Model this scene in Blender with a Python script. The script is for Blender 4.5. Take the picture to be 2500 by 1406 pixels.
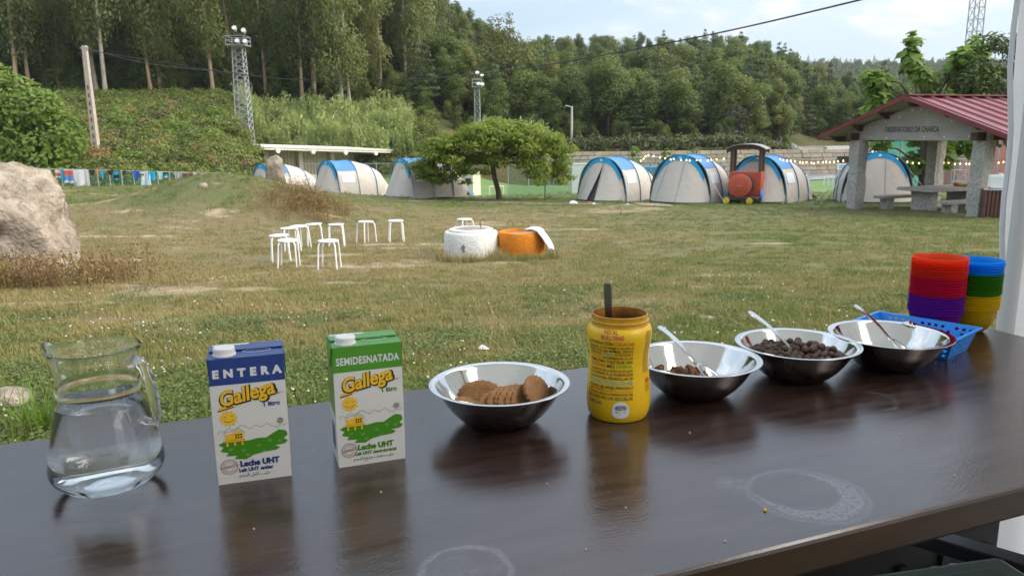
import bpy, bmesh, math, random
import numpy as np
from mathutils import Vector, Matrix, noise as mnoise

# ---------------------------------------------------------------- clean
for o in list(bpy.data.objects):
    bpy.data.objects.remove(o, do_unlink=True)
SC = bpy.context.scene
COL = SC.collection
random.seed(11)
RNG = np.random.default_rng(7)
R_ = math.radians

# ---------------------------------------------------------------- camera
ZC = 1.40                      # camera height above the ground under it
FPX, PITCH, ROLL = 1878.0, R_(11.3), R_(0.62)
FW = np.array([0, math.cos(PITCH), -math.sin(PITCH)])
_r0 = np.array([1.0, 0, 0]); _u0 = np.cross(_r0, FW)
CR = math.cos(ROLL) * _r0 - math.sin(ROLL) * _u0
CU = math.cos(ROLL) * _u0 + math.sin(ROLL) * _r0
CAM0 = np.array([0, 0, ZC])
cam_d = bpy.data.cameras.new('camera')
cam = bpy.data.objects.new('camera', cam_d); COL.objects.link(cam)
cam.matrix_world = Matrix(((CR[0], CU[0], -FW[0], 0), (CR[1], CU[1], -FW[1], 0), (CR[2], CU[2], -FW[2], ZC), (0, 0, 0, 1)))
cam_d.sensor_width = 36; cam_d.lens = FPX / 2500 * 36
cam_d.clip_start = 0.05; cam_d.clip_end = 6000
cam_d.dof.use_dof = True; cam_d.dof.focus_distance = 1.45; cam_d.dof.aperture_fstop = 18
SC.camera = cam

# ---------------------------------------------------------------- world, sun, exposure
SUN_EL, SUN_AZ = R_(42), R_(95)      # azimuth clockwise from +Y (camera direction): behind, to the right
W = bpy.data.worlds.new('World'); SC.world = W; W.use_nodes = True
nt = W.node_tree; N = nt.nodes; L = nt.links
N.clear()
out = N.new('ShaderNodeOutputWorld'); bg = N.new('ShaderNodeBackground'); bg.inputs[1].default_value = 0.05
sky = N.new('ShaderNodeTexSky'); sky.sky_type = 'NISHITA'; sky.sun_disc = False
sky.sun_elevation = SUN_EL; sky.sun_rotation = SUN_AZ; sky.altitude = 100; sky.air_density = 1.0; sky.dust_density = 2.2; sky.ozone_density = 1.6
tc = N.new('ShaderNodeTexCoord')
mp = N.new('ShaderNodeMapping'); mp.inputs['Scale'].default_value = (1.0, 1.0, 3.6); mp.inputs['Rotation'].default_value = (0.16, 0, 0.4)
L.new(tc.outputs['Generated'], mp.inputs['Vector'])
def wnoise(scale, detail, rough, dist=0.0):
    n = N.new('ShaderNodeTexNoise'); n.inputs['Scale'].default_value = scale; n.inputs['Detail'].default_value = detail
    n.inputs['Roughness'].default_value = rough; n.inputs['Distortion'].default_value = dist
    L.new(mp.outputs['Vector'], n.inputs['Vector']); return n
def wramp(src, a, b):
    r = N.new('ShaderNodeMapRange'); r.interpolation_type = 'SMOOTHSTEP'
    r.inputs[1].default_value = a; r.inputs[2].default_value = b; L.new(src, r.inputs[0]); return r
veil = wramp(wnoise(1.3, 6, .55, .3).outputs[0], .30, .72)      # thin high cloud over most of the sky
puff = wramp(wnoise(5.5, 7, .6, .4).outputs[0], .52, .72)      # soft brighter wisps
dark = wramp(wnoise(4.2, 6, .55, .2).outputs[0], .60, .78)     # grey-blue low cloud
def wmix(a, b, fac, scale):
    m = N.new('ShaderNodeMix'); m.data_type = 'RGBA'
    L.new(a, m.inputs[6]); m.inputs[7].default_value = b
    mu = N.new('ShaderNodeMath'); mu.operation = 'MULTIPLY'; mu.inputs[1].default_value = scale
    L.new(fac, mu.inputs[0]); L.new(mu.outputs[0], m.inputs[0]); return m.outputs[2]
base = N.new('ShaderNodeMix'); base.data_type = 'RGBA'; base.inputs[0].default_value = .55
L.new(sky.outputs[0], base.inputs[6]); base.inputs[7].default_value = (5.5, 7.2, 8.7, 1)
c = wmix(base.outputs[2], (8.0, 8.8, 9.4, 1), veil.outputs[0], .45)
c = wmix(c, (5.2, 6.0, 6.9, 1), dark.outputs[0], .45)
c = wmix(c, (10.4, 9.0, 9.0, 1), puff.outputs[0], .75)
# overcast skies brighten steadily towards the zenith (CIE overcast distribution, softened)
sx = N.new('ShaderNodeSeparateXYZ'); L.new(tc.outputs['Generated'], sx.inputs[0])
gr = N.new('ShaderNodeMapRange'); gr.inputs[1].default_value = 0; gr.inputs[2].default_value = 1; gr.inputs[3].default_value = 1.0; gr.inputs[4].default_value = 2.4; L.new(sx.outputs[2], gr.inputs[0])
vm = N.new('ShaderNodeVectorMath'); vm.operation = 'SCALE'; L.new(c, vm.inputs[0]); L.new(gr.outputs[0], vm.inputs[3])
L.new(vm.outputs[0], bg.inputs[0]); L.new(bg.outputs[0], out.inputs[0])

sun_d = bpy.data.lights.new('sun', 'SUN'); sun_d.energy = 2.6; sun_d.angle = R_(70); sun_d.color = (1.0, .90, .77)
sun = bpy.data.objects.new('sun', sun_d); COL.objects.link(sun)
sd = Vector((math.sin(SUN_AZ) * math.cos(SUN_EL), math.cos(SUN_AZ) * math.cos(SUN_EL), math.sin(SUN_EL)))
sun.rotation_euler = sd.to_track_quat('Z', 'Y').to_euler(); sun.location = sd * 60

SC.view_settings.view_transform = 'Standard'; SC.view_settings.look = 'None'
SC.view_settings.exposure = 1.18; SC.view_settings.gamma = 1.0
cy = SC.cycles
cy.use_denoising = True
try: cy.denoiser = 'OPENIMAGEDENOISE'
except Exception: pass
cy.use_adaptive_sampling = True; cy.adaptive_threshold = .02
cy.max_bounces = 10; cy.diffuse_bounces = 2; cy.glossy_bounces = 5; cy.transmission_bounces = 10; cy.transparent_max_bounces = 8
cy.caustics_reflective = False; cy.caustics_refractive = True; cy.sample_clamp_indirect = 6

# ---------------------------------------------------------------- projection helpers (photo pixels -> places)
def ray(px, py):
    d = FW * FPX + CR * (px - 1250) - CU * (py - 703); return d / np.linalg.norm(d)
def ss(a, b, x):
    t = (x - a) / (b - a); t = 0.0 if t < 0 else 1.0 if t > 1 else t
    return t * t * (3 - 2 * t)
def itp(x, pts):
    return float(np.interp(x, [p[0] for p in pts], [p[1] for p in pts]))
PROF = [(-30, -1.30), (0, -1.40), (3, -1.52), (7, -1.80), (11.8, -2.08), (15.5, -2.19), (24, -2.53), (33.6, -2.92), (42, -3.28)]
PL = [(40, -3.15), (45, -2.7), (60, .3), (80, 3.9), (88, 4.6), (120, 14), (160, 27), (260, 46), (400, 60), (3000, 60)]
PM = [(42, -3.28), (49, -5), (74, -5), (77, -2.0), (81, 0.2), (88, 3), (120, 10), (160, 20), (260, 40), (400, 50), (3000, 50)]
PR = [(42, -3.28), (49, -5), (77, -5), (77.5, -1.9), (84, -1.6), (88, -.6), (130, 5.5), (180, 13), (225, 18.5), (260, 17), (300, 12), (400, 8), (520, 24), (640, 42), (800, 44), (3000, 44)]
PX = [(42, -3.28), (49, -4.9), (70, -4.6), (96, -3.5), (96.5, -2.2), (110, -1), (140, 2), (180, 4.5), (225, 6), (260, 5), (400, 9), (520, 24), (640, 43), (800, 46), (3000, 46)]
def gz(x, y, fine=True):
    if y < 42:
        b = itp(y, PROF)
        b += .85 * ss(-2, -16, x) * ss(10, 28, y) * (1 - ss(38, 42, y))
        b += 1.0 * math.exp(-((x + 7.1) / 2.5) ** 2 - ((y - 22) / 2.3) ** 2) + .60 * math.exp(-((x + 9.6) / 2.0) ** 2 - ((y - 23) / 2.6) ** 2)
        b += .22 * math.exp(-((x - 4.6) / 2.2) ** 2 - ((y - 27.5) / 1.2) ** 2)
    else:
        a = x / y
        wl = 1 - ss(-.37, -.30, a); wr = ss(-.12, .02, a); wx = ss(.30, .42, a)
        m = itp(y, PM) * (1 - wr) + (itp(y, PR) * (1 - wx) + itp(y, PX) * wx) * wr
        b = itp(y, PL) * wl + m * (1 - wl)
        if y < 46: b = b * ss(42, 46, y) + (itp(42, PROF)) * (1 - ss(42, 46, y))
    if fine:
        b += .035 * mnoise.noise(Vector((x * .45, y * .45, 0))) + .014 * mnoise.noise(Vector((x * 1.9, y * 1.9, 3)))
        if y > 46 and (x / y < -.1 or y > 88): b += .45 * mnoise.noise(Vector((x * .16, y * .16, 9)))
    return b + ZC
def at(px, py, tmin=1.6):
    """where the sight line of a photo pixel meets the ground"""
    d = ray(px, py); t = tmin; st = .05
    while t < 900:
        p = CAM0 + d * t
        if p[2] <= gz(p[0], p[1], False): break
        t += st; st = min(st * 1.03, 1.5)
    p = CAM0 + d * t
    return Vector((p[0], p[1], gz(p[0], p[1])))
def atD(px, py, D):
    """point on a pixel's sight line at depth D (metres along y)"""
    d = ray(px, py); return Vector(CAM0 + d * (D / d[1]))
ZT = ZC - .436                 # table top
def onT(px, py, z=0.0):
    d = ray(px, py); t = (-.436 + z) / d[2]; p = CAM0 + d * t
    return Vector((p[0], p[1], ZT + z))

# ---------------------------------------------------------------- object helpers
def tag(o, label=None, cat=None, group=None, kind=None):
    if label: o['label'] = label
    if cat: o['category'] = cat
    if group: o['group'] = group
    if kind: o['kind'] = kind
    return o
def empty(name, loc=(0, 0, 0), rz=0.0, label=None, cat=None, group=None, rot=None):
    o = bpy.data.objects.new(name, None); COL.objects.link(o)
    o.location = loc; o.rotation_euler = rot if rot else (0, 0, rz); o.empty_display_size = .1
    return tag(o, label, cat, group)
def link(name, me, parent=None, loc=None, rot=None, scale=None):
    o = bpy.data.objects.new(name, me); COL.objects.link(o)
    if parent: o.parent = parent
    if loc is not None: o.location = loc
    if rot is not None: o.rotation_euler = rot
    if scale is not None: o.scale = scale if hasattr(scale, '__len__') else (scale,) * 3
    return o
def copy_tree(o, parent=None):
    c = o.copy(); COL.objects.link(c); c.parent = parent
    for ch in o.children: copy_tree(ch, c)
    return c
class MB:
    def __init__(s): s.v = []; s.f = []; s.mi = []; s.cur = 0
    def add(s, vs, fs):
        n = len(s.v); s.v += [tuple(v) for v in vs]; s.f += [tuple(i + n for i in f) for f in fs]; s.mi += [s.cur] * len(fs); return s
    def box(s, c, d, rz=0, M=None):
        x, y, z = d[0] / 2, d[1] / 2, d[2] / 2
        vs = [Vector((a * x, b * y, e * z)) for e in (-1, 1) for a, b in ((-1, -1), (1, -1), (1, 1), (-1, 1))]
        m = Matrix.Translation(c) @ Matrix.Rotation(rz, 4, 'Z')
        if M is not None: m = m @ M
        return s.add([m @ v for v in vs], [(3, 2, 1, 0), (4, 5, 6, 7), (0, 1, 5, 4), (1, 2, 6, 5), (2, 3, 7, 6), (3, 0, 4, 7)])
    def tube(s, pts, rad, n=8, cap=True):
        pts = [Vector(p) for p in pts]; k = len(pts)
        if not hasattr(rad, '__len__'): rad = [rad] * k
        vs = []; ref = None
        for i, p in enumerate(pts):
            t = (pts[min(i + 1, k - 1)] - pts[max(i - 1, 0)]).normalized()
            if ref is None: a = t.cross(Vector((0, 0, 1)) if abs(t.z) < .9 else Vector((1, 0, 0))).normalized()
            else: a = (ref - t * ref.dot(t)).normalized()      # carry the frame along the path
            ref = a; b = t.cross(a).normalized()
            for j in range(n):
                w = 2 * math.pi * j / n; vs.append(p + (a * math.cos(w) + b * math.sin(w)) * rad[i])
        fs = [(i * n + j, i * n + (j + 1) % n, (i + 1) * n + (j + 1) % n, (i + 1) * n + j) for i in range(k - 1) for j in range(n)]
        if cap: fs += [tuple(range(n)), tuple(reversed(range((k - 1) * n, k * n)))]
        return s.add(vs, fs)
    def lathe(s, prof, n=48, c=(0, 0, 0), close=False):
        vs = []; k = len(prof); cx, cy_, cz = c
        for r, z in prof:
            for j in range(n):
                w = 2 * math.pi * j / n; vs.append((cx + r * math.cos(w), cy_ + r * math.sin(w), cz + z))
        fs = [(i * n + j, i * n + (j + 1) % n, (i + 1) * n + (j + 1) % n, (i + 1) * n + j) for i in range(k - 1) for j in range(n)]
        if close: fs += [((k - 1) * n + j, (k - 1) * n + (j + 1) % n, (j + 1) % n, j) for j in range(n)]
        else:
            if prof[0][0] > 1e-6: fs.append(tuple(reversed(range(n))))
            if prof[-1][0] > 1e-6: fs.append(tuple(range((k - 1) * n, k * n)))
        return s.add(vs, fs)
    def poly(s, pts): return s.add(pts, [tuple(range(len(pts)))])
    def prism(s, pts, ext):
        e = Vector(ext); n = len(pts); a = [Vector(p) for p in pts]
        return s.add(a + [p + e for p in a], [tuple(reversed(range(n))), tuple(range(n, 2 * n))] + [(i, (i + 1) % n, n + (i + 1) % n, n + i) for i in range(n)])
    def grid(s, fn, nu, nv):
        vs = [fn(i / nu, j / nv) for j in range(nv + 1) for i in range(nu + 1)]
        return s.add(vs, [(j * (nu + 1) + i, j * (nu + 1) + i + 1, (j + 1) * (nu + 1) + i + 1, (j + 1) * (nu + 1) + i) for j in range(nv) for i in range(nu)])
    def mesh(s, name, mats, smooth=None):
        me = bpy.data.meshes.new(name); me.from_pydata([tuple(v) for v in s.v], [], s.f); me.update()
        for m in (mats if isinstance(mats, (list, tuple)) else [mats]): me.materials.append(m)
        if isinstance(mats, (list, tuple)) and len(mats) > 1: me.polygons.foreach_set('material_index', s.mi)
        if smooth is not None:
            me.polygons.foreach_set('use_smooth', [True] * len(me.polygons))
            me.set_sharp_from_angle(angle=R_(smooth))
        return me
    def build(s, name, mats, parent=None, smooth=None, loc=None, rot=None, bevel=0):
        o = link(name, s.mesh(name, mats, smooth), parent, loc, rot)
        if bevel:
            b = o.modifiers.new('bevel', 'BEVEL'); b.width = bevel; b.segments = 2; b.limit_method = 'ANGLE'; b.angle_limit = R_(40)
        return o
def fast_mesh(name, V, F, mats, mi=None, smooth=False):
    """numpy mesh of quads or triangles"""
    V = np.asarray(V, np.float32); F = np.asarray(F, np.int32); k = F.shape[1]
    me = bpy.data.meshes.new(name)
    me.vertices.add(len(V)); me.vertices.foreach_set('co', V.ravel())
    me.loops.add(F.size); me.loops.foreach_set('vertex_index', F.ravel())
    me.polygons.add(len(F)); me.polygons.foreach_set('loop_start', np.arange(0, F.size, k, dtype=np.int32))
    try: me.polygons.foreach_set('loop_total', np.full(len(F), k, np.int32))
    except Exception: pass
    for m in (mats if isinstance(mats, (list, tuple)) else [mats]): me.materials.append(m)
    if mi is not None: me.polygons.foreach_set('material_index', np.asarray(mi, np.int32))
    if smooth: me.polygons.foreach_set('use_smooth', [True] * len(F))
    me.update(calc_edges=True); me.validate()
    return me

# ---------------------------------------------------------------- materials
def mat(name, col=(.5, .5, .5), rough=.6, metal=0.0, spec=.5, var=.0, vscale=8.0, bump=0.0, bscale=40.0, col2=None, coat=0, trans=0, coord='Object', stretch=None, alpha=1, emis=None, estr=0, detail=5, sss=0):
    m = bpy.data.materials.new(name); m.use_nodes = True
    nt = m.node_tree; b = nt.nodes['Principled BSDF']
    b.inputs['Base Color'].default_value = (*col, 1); b.inputs['Roughness'].default_value = rough
    b.inputs['Metallic'].default_value = metal; b.inputs['Specular IOR Level'].default_value = spec
    b.inputs['Coat Weight'].default_value = coat; b.inputs['Transmission Weight'].default_value = trans; b.inputs['Alpha'].default_value = alpha
    if sss: b.inputs['Subsurface Weight'].default_value = sss; b.inputs['Subsurface Radius'].default_value = (.01, .01, .01)
    if emis: b.inputs['Emission Color'].default_value = (*emis, 1); b.inputs['Emission Strength'].default_value = estr
    if var or col2 or bump:
        tc = nt.nodes.new('ShaderNodeTexCoord'); src = tc.outputs[coord] if coord != 'World' else None
        if coord == 'World':
            g = nt.nodes.new('ShaderNodeNewGeometry'); src = g.outputs['Position']
        if stretch:
            mp = nt.nodes.new('ShaderNodeMapping'); mp.inputs['Scale'].default_value = stretch; nt.links.new(src, mp.inputs[0]); src = mp.outputs[0]
    if var or col2:
        n = nt.nodes.new('ShaderNodeTexNoise'); n.inputs['Scale'].default_value = vscale; n.inputs['Detail'].default_value = detail; n.inputs['Roughness'].default_value = .62
        nt.links.new(src, n.inputs['Vector'])
        mr = nt.nodes.new('ShaderNodeMapRange'); mr.inputs[1].default_value = .32; mr.inputs[2].default_value = .68; nt.links.new(n.outputs[0], mr.inputs[0])
        mx = nt.nodes.new('ShaderNodeMix'); mx.data_type = 'RGBA'
        c2 = col2 if col2 else tuple(min(1, c * (1 + var)) for c in col); c1 = col if col2 else tuple(c * (1 - var) for c in col)
        mx.inputs[6].default_value = (*c1, 1); mx.inputs[7].default_value = (*c2, 1)
        nt.links.new(mr.outputs[0], mx.inputs[0]); nt.links.new(mx.outputs[2], b.inputs['Base Color'])
    if bump:
        n2 = nt.nodes.new('ShaderNodeTexNoise'); n2.inputs['Scale'].default_value = bscale; n2.inputs['Detail'].default_value = 6
        nt.links.new(src, n2.inputs['Vector'])
        bp = nt.nodes.new('ShaderNodeBump'); bp.inputs['Strength'].default_value = bump; bp.inputs['Distance'].default_value = 1.0 / bscale
        nt.links.new(n2.outputs[0], bp.inputs['Height']); nt.links.new(bp.outputs[0], b.inputs['Normal'])
    return m
def leafmat(name, c1, c2, vscale=.35, trans=.3, rough=.55, c3=None):
    """foliage: colour drifts over the plant and from plant to plant; lets some light through"""
    m = bpy.data.materials.new(name); m.use_nodes = True; nt = m.node_tree
    b = nt.nodes['Principled BSDF']; o = nt.nodes['Material Output']
    g = nt.nodes.new('ShaderNodeNewGeometry'); n = nt.nodes.new('ShaderNodeTexNoise'); n.inputs['Scale'].default_value = vscale; n.inputs['Detail'].default_value = 7; n.inputs['Roughness'].default_value = .7
    nt.links.new(g.outputs['Position'], n.inputs['Vector'])
    oi = nt.nodes.new('ShaderNodeObjectInfo')
    ad = nt.nodes.new('ShaderNodeMath'); ad.operation = 'MULTIPLY_ADD'; ad.inputs[1].default_value = .62; nt.links.new(oi.outputs['Random'], ad.inputs[0])
    nt.links.new(n.outputs[0], ad.inputs[2])
    mr = nt.nodes.new('ShaderNodeMapRange'); mr.inputs[1].default_value = .42; mr.inputs[2].default_value = 1.15; nt.links.new(ad.outputs[0], mr.inputs[0])
    rp = nt.nodes.new('ShaderNodeValToRGB'); rp.color_ramp.elements[0].color = (*c1, 1); rp.color_ramp.elements[1].color = (*c2, 1)
    if c3: e = rp.color_ramp.elements.new(.8); e.color = (*c2, 1); rp.color_ramp.elements[2].color = (*c3, 1)
    nt.links.new(mr.outputs[0], rp.inputs[0]); nt.links.new(rp.outputs[0], b.inputs['Base Color'])
    b.inputs['Roughness'].default_value = rough; b.inputs['Specular IOR Level'].default_value = .35
    t = nt.nodes.new('ShaderNodeBsdfTranslucent'); nt.links.new(rp.outputs[0], t.inputs[0])
    x = nt.nodes.new('ShaderNodeMixShader'); x.inputs[0].default_value = trans
    nt.links.new(b.outputs[0], x.inputs[1]); nt.links.new(t.outputs[0], x.inputs[2]); nt.links.new(x.outputs[0], o.inputs[0])
    return m
# ---------------------------------------------------------------- instanced ground cover (only for what nobody could count)
def scatter(name, pts, protos, smin, smax, label, cat, tilt=.15, parts=None):
    """one object: points + geometry nodes that set a plant mesh on each"""
    me = bpy.data.meshes.new(name); me.from_pydata([tuple(p) for p in pts], [], [])
    o = link(name, me); tag(o, label, cat, kind='stuff')
    pc = bpy.data.collections.new(name + '_kit')
    for i, p in enumerate(protos):
        po = bpy.data.objects.new('%s_kit_%d' % (name, i), p); pc.objects.link(po)
    ng = bpy.data.node_groups.new(name, 'GeometryNodeTree')
    ng.interface.new_socket('Geometry', in_out='INPUT', socket_type='NodeSocketGeometry')
    ng.interface.new_socket('Geometry', in_out='OUTPUT', socket_type='NodeSocketGeometry')
    n = ng.nodes; gi = n.new('NodeGroupInput'); go = n.new('NodeGroupOutput')
    ci = n.new('GeometryNodeCollectionInfo'); ci.inputs['Collection'].default_value = pc; ci.inputs['Separate Children'].default_value = True; ci.inputs['Reset Children'].default_value = True
    ip = n.new('GeometryNodeInstanceOnPoints'); ip.inputs['Pick Instance'].default_value = True
    rr = n.new('FunctionNodeRandomValue'); rr.data_type = 'FLOAT_VECTOR'; rr.inputs[0].default_value = (-tilt, -tilt, 0); rr.inputs[1].default_value = (tilt, tilt, 6.283)
    rs = n.new('FunctionNodeRandomValue'); rs.data_type = 'FLOAT'; rs.inputs[2].default_value = smin; rs.inputs[3].default_value = smax; rs.inputs['Seed'].default_value = 5
    ri = n.new('FunctionNodeRandomValue'); ri.data_type = 'INT'; ri.inputs[4].default_value = 0; ri.inputs[5].default_value = len(protos) - 1; ri.inputs['Seed'].default_value = 9
    ng.links.new(gi.outputs[0], ip.inputs['Points']); ng.links.new(ci.outputs[0], ip.inputs['Instance'])
    ng.links.new(ri.outputs[2], ip.inputs['Instance Index']); ng.links.new(rr.outputs[0], ip.inputs['Rotation']); ng.links.new(rs.outputs[1], ip.inputs['Scale'])
    ng.links.new(ip.outputs[0], go.inputs[0])
    md = o.modifiers.new('scatter', 'NODES'); md.node_group = ng
    return o
# ---------------------------------------------------------------- leaves
def leaves(C, Nn, size, aspect=.55, rng=RNG, droop=None):
    """rhombic leaf faces at C, facing Nn"""
    n = len(C); C = np.asarray(C); Nn = Nn / (np.linalg.norm(Nn, axis=1, keepdims=True) + 1e-9)
    A = rng.normal(size=(n, 3))
    if droop is not None: A = A * .45 + np.array(droop)
    A = A - (A * Nn).sum(1, keepdims=True) * Nn; A /= (np.linalg.norm(A, axis=1, keepdims=True) + 1e-9)
    B = np.cross(Nn, A); s = np.asarray(size).reshape(-1, 1) * np.ones((n, 1))
    V = np.stack([C - A * s * .5, C + B * s * aspect * .5 + A * s * .05 + Nn * s * .06, C + A * s * .5, C - B * s * aspect * .5 + A * s * .05 - Nn * s * .06], 1).reshape(-1, 3)
    F = np.arange(4 * n).reshape(-1, 4)
    return V, F
def crown(blobs, n, size, rng, inner=.55, up=.35, jit=.7, droop=None, aspect=.55):
    b = np.array([list(c) + list(r) for c, r in blobs], float)
    w = b[:, 3] * b[:, 5] + b[:, 3] * b[:, 4]; w /= w.sum()
    k = rng.choice(len(b), n, p=w); d = rng.normal(size=(n, 3)); d /= np.linalg.norm(d, axis=1, keepdims=True)
    rad = inner + (1.08 - inner) * rng.random((n, 1)) ** .6
    C = b[k, :3] + d * b[k, 3:] * rad
    Nn = d + np.array([0, 0, up]) + rng.normal(size=(n, 3)) * jit * .6
    return leaves(C, Nn, size * rng.uniform(.65, 1.35, n), aspect, rng, droop)
def join(parts):
    V = []; F = []; o = 0
    for v, f in parts: V.append(v); F.append(np.asarray(f) + o); o += len(v)
    return np.concatenate(V), np.concatenate(F)
# ================================================================ THE PLACE: ground
def lawn_colour(nt, grass=False):
    """shared by the soil sheet and the grass blades: green, olive, straw and bare patches by place"""
    n = nt.nodes; l = nt.links
    g = n.new('ShaderNodeNewGeometry'); sp = n.new('ShaderNodeSeparateXYZ'); l.new(g.outputs['Position'], sp.inputs[0])
    def noise(sc, det, vec=(1, 1, 1)):
        mp = n.new('ShaderNodeMapping'); mp.inputs['Scale'].default_value = vec; l.new(g.outputs['Position'], mp.inputs[0])
        t = n.new('ShaderNodeTexNoise'); t.inputs['Scale'].default_value = sc; t.inputs['Detail'].default_value = det; t.inputs['Roughness'].default_value = .65
        l.new(mp.outputs[0], t.inputs['Vector']); return t.outputs[0]
    def mr(s, a, b, c=0, d=1):
        m = n.new('ShaderNodeMapRange'); m.interpolation_type = 'SMOOTHSTEP'
        for i, v in enumerate((a, b, c, d)): m.inputs[i + 1].default_value = v
        l.new(s, m.inputs[0]); return m.outputs[0]
    def ma(op, a, b):
        m = n.new('ShaderNodeMath'); m.operation = op
        for i, v in enumerate((a, b)):
            if isinstance(v, (int, float)): m.inputs[i].default_value = v
            else: l.new(v, m.inputs[i])
        return m.outputs[0]
    def mix(f, a, b):
        m = n.new('ShaderNodeMix'); m.data_type = 'RGBA'
        l.new(f, m.inputs[0])
        for i, v in ((6, a), (7, b)):
            if isinstance(v, tuple): m.inputs[i].default_value = (*v, 1)
            else: l.new(v, m.inputs[i])
        return m.outputs[2]
    big = noise(.32, 5); mid = noise(1.5, 6, (1, 1.7, 1)); fine = noise(16, 4); patch = noise(.55, 6, (.75, 1.9, 1))
    near = mr(sp.outputs[1], 3.2, 8.0, .26, 0.0)             # strip of greener grass nearest the tables
    right = mr(sp.outputs[0], -3, 7, 0.0, .16)
    far = mr(sp.outputs[1], 24, 34, 0.0, .22)
    def blob(cx_, cy_, rx_, ry_):
        dx = ma('POWER', ma('ABSOLUTE', ma('MULTIPLY', ma('SUBTRACT', sp.outputs[0], cx_), 1 / rx_), 0), 2); dy = ma('POWER', ma('ABSOLUTE', ma('MULTIPLY', ma('SUBTRACT', sp.outputs[1], cy_), 1 / ry_), 0), 2)
        return mr(ma('ADD', dx, dy), .2, 1.0, 1, 0)
    green = ma('MULTIPLY', ma('MAXIMUM', blob(-8.3, 22, 3.0, 3.4), blob(-12.5, 26, 4, 6)), .22)      # the mound keeps its green
    dry = ma('SUBTRACT', ma('SUBTRACT', ma('SUBTRACT', ma('ADD', ma('MULTIPLY', big, .6), ma('MULTIPLY', mid, .55)), near), right), far)
    f = mr(ma('SUBTRACT', dry, green), .22, .72)
    if grass:
        oi = n.new('ShaderNodeObjectInfo'); f2 = ma('ADD', f, ma('MULTIPLY', ma('SUBTRACT', oi.outputs['Random'], .5), .5))
        col = mix(mr(f2, .0, 1.0), (.105, .165, .030), (.33, .265, .115))
    else:
        col = mix(f, (.085, .115, .028), (.22, .165, .09))
    col = mix(ma('MULTIPLY', mr(fine, .35, .7), .35), col, (.23, .20, .08) if grass else (.12, .09, .045))
    if not grass:
        bare = ma('MULTIPLY', mr(patch, .57, .66), mr(ma('ADD', near, ma('MULTIPLY', right, 1.2)), .02, .22, 1.0, 0.12))
        col = mix(bare, col, (.36, .275, .18))
    return col
def lawn_material(name, grass):
    m = bpy.data.materials.new(name); m.use_nodes = True; nt = m.node_tree; b = nt.nodes['Principled BSDF']
    col = lawn_colour(nt, grass); nt.links.new(col, b.inputs['Base Color']); b.inputs['Roughness'].default_value = .75; b.inputs['Specular IOR Level'].default_value = .2
    if grass:
        t = nt.nodes.new('ShaderNodeBsdfTranslucent'); nt.links.new(col, t.inputs[0]); x = nt.nodes.new('ShaderNodeMixShader'); x.inputs[0].default_value = .3
        nt.links.new(b.outputs[0], x.inputs[1]); nt.links.new(t.outputs[0], x.inputs[2]); nt.links.new(x.outputs[0], nt.nodes['Material Output'].inputs[0])
    else:
        g = nt.nodes.new('ShaderNodeNewGeometry'); t = nt.nodes.new('ShaderNodeTexNoise'); t.inputs['Scale'].default_value = 9; t.inputs['Detail'].default_value = 8; t.inputs['Roughness'].default_value = .75
        nt.links.new(g.outputs['Position'], t.inputs['Vector']); bp = nt.nodes.new('ShaderNodeBump'); bp.inputs['Strength'].default_value = .8; bp.inputs['Distance'].default_value = .08
        nt.links.new(t.outputs[0], bp.inputs['Height']); nt.links.new(bp.outputs[0], b.inputs['Normal'])
    return m
M_LAWN = lawn_material('lawn_soil', False); M_GRASS = lawn_material('grass_blades', True)
M_BANK = mat('bank_soil', (.05, .06, .02), .9, col2=(.12, .09, .045), vscale=.3, bump=.6, bscale=3, coord='World', spec=.1)
xs = np.unique(np.concatenate([np.linspace(-1300, -300, 6), np.linspace(-300, -80, 23), np.linspace(-80, -22, 40), np.linspace(-22, 22, 150), np.linspace(22, 80, 40), np.linspace(80, 400, 33), np.linspace(400, 1300, 5)]))
ys = np.unique(np.concatenate([np.linspace(-300, -10, 6), np.linspace(-10, 2, 10), np.linspace(2, 46, 170), np.linspace(46, 110, 90), np.linspace(110, 260, 40), np.linspace(260, 900, 40), np.linspace(900, 1300, 4)]))
V = [(x, y, gz(x, y)) for y in ys for x in xs]; nx = len(xs)
i, j = np.meshgrid(np.arange(nx - 1), np.arange(len(ys) - 1)); i = i.ravel(); j = j.ravel()
F = np.stack([j * nx + i, j * nx + i + 1, (j + 1) * nx + i + 1, (j + 1) * nx + i], 1)
yc = (ys[j] + ys[j + 1]) / 2
ground = link('ground', fast_mesh('ground', V, F, [M_LAWN, M_BANK], (yc > 44.5).astype(int), True)); tag(ground, kind='structure')

# pale trodden path in front of the tents
M_PATH = mat('path_grit', (.30, .25, .185), .9, col2=(.17, .15, .08), vscale=3, bump=.4, bscale=30, coord='World', spec=.1)
pth = MB()
ctr = [at(px, py) for px, py in ((930, 492), (1060, 494), (1200, 497), (1330, 499), (1450, 502), (1560, 505), (1640, 508))]
lft = []; rgt = []
for k in range(60):
    t = k / 59 * (len(ctr) - 1); a = min(int(t), len(ctr) - 2); p = ctr[a].lerp(ctr[a + 1], t - a)
    w = .30 + .12 * mnoise.noise(Vector((p.x * .9, 3, 0)))
    lft.append((p.x, p.y + w, gz(p.x, p.y + w) + .02)); rgt.append((p.x, p.y - w, gz(p.x, p.y - w) + .02))
pth.add(lft + rgt, [(k, k + 60, k + 61, k + 1) for k in range(59)])
tag(pth.build('path', M_PATH, smooth=60), kind='structure')

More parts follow.
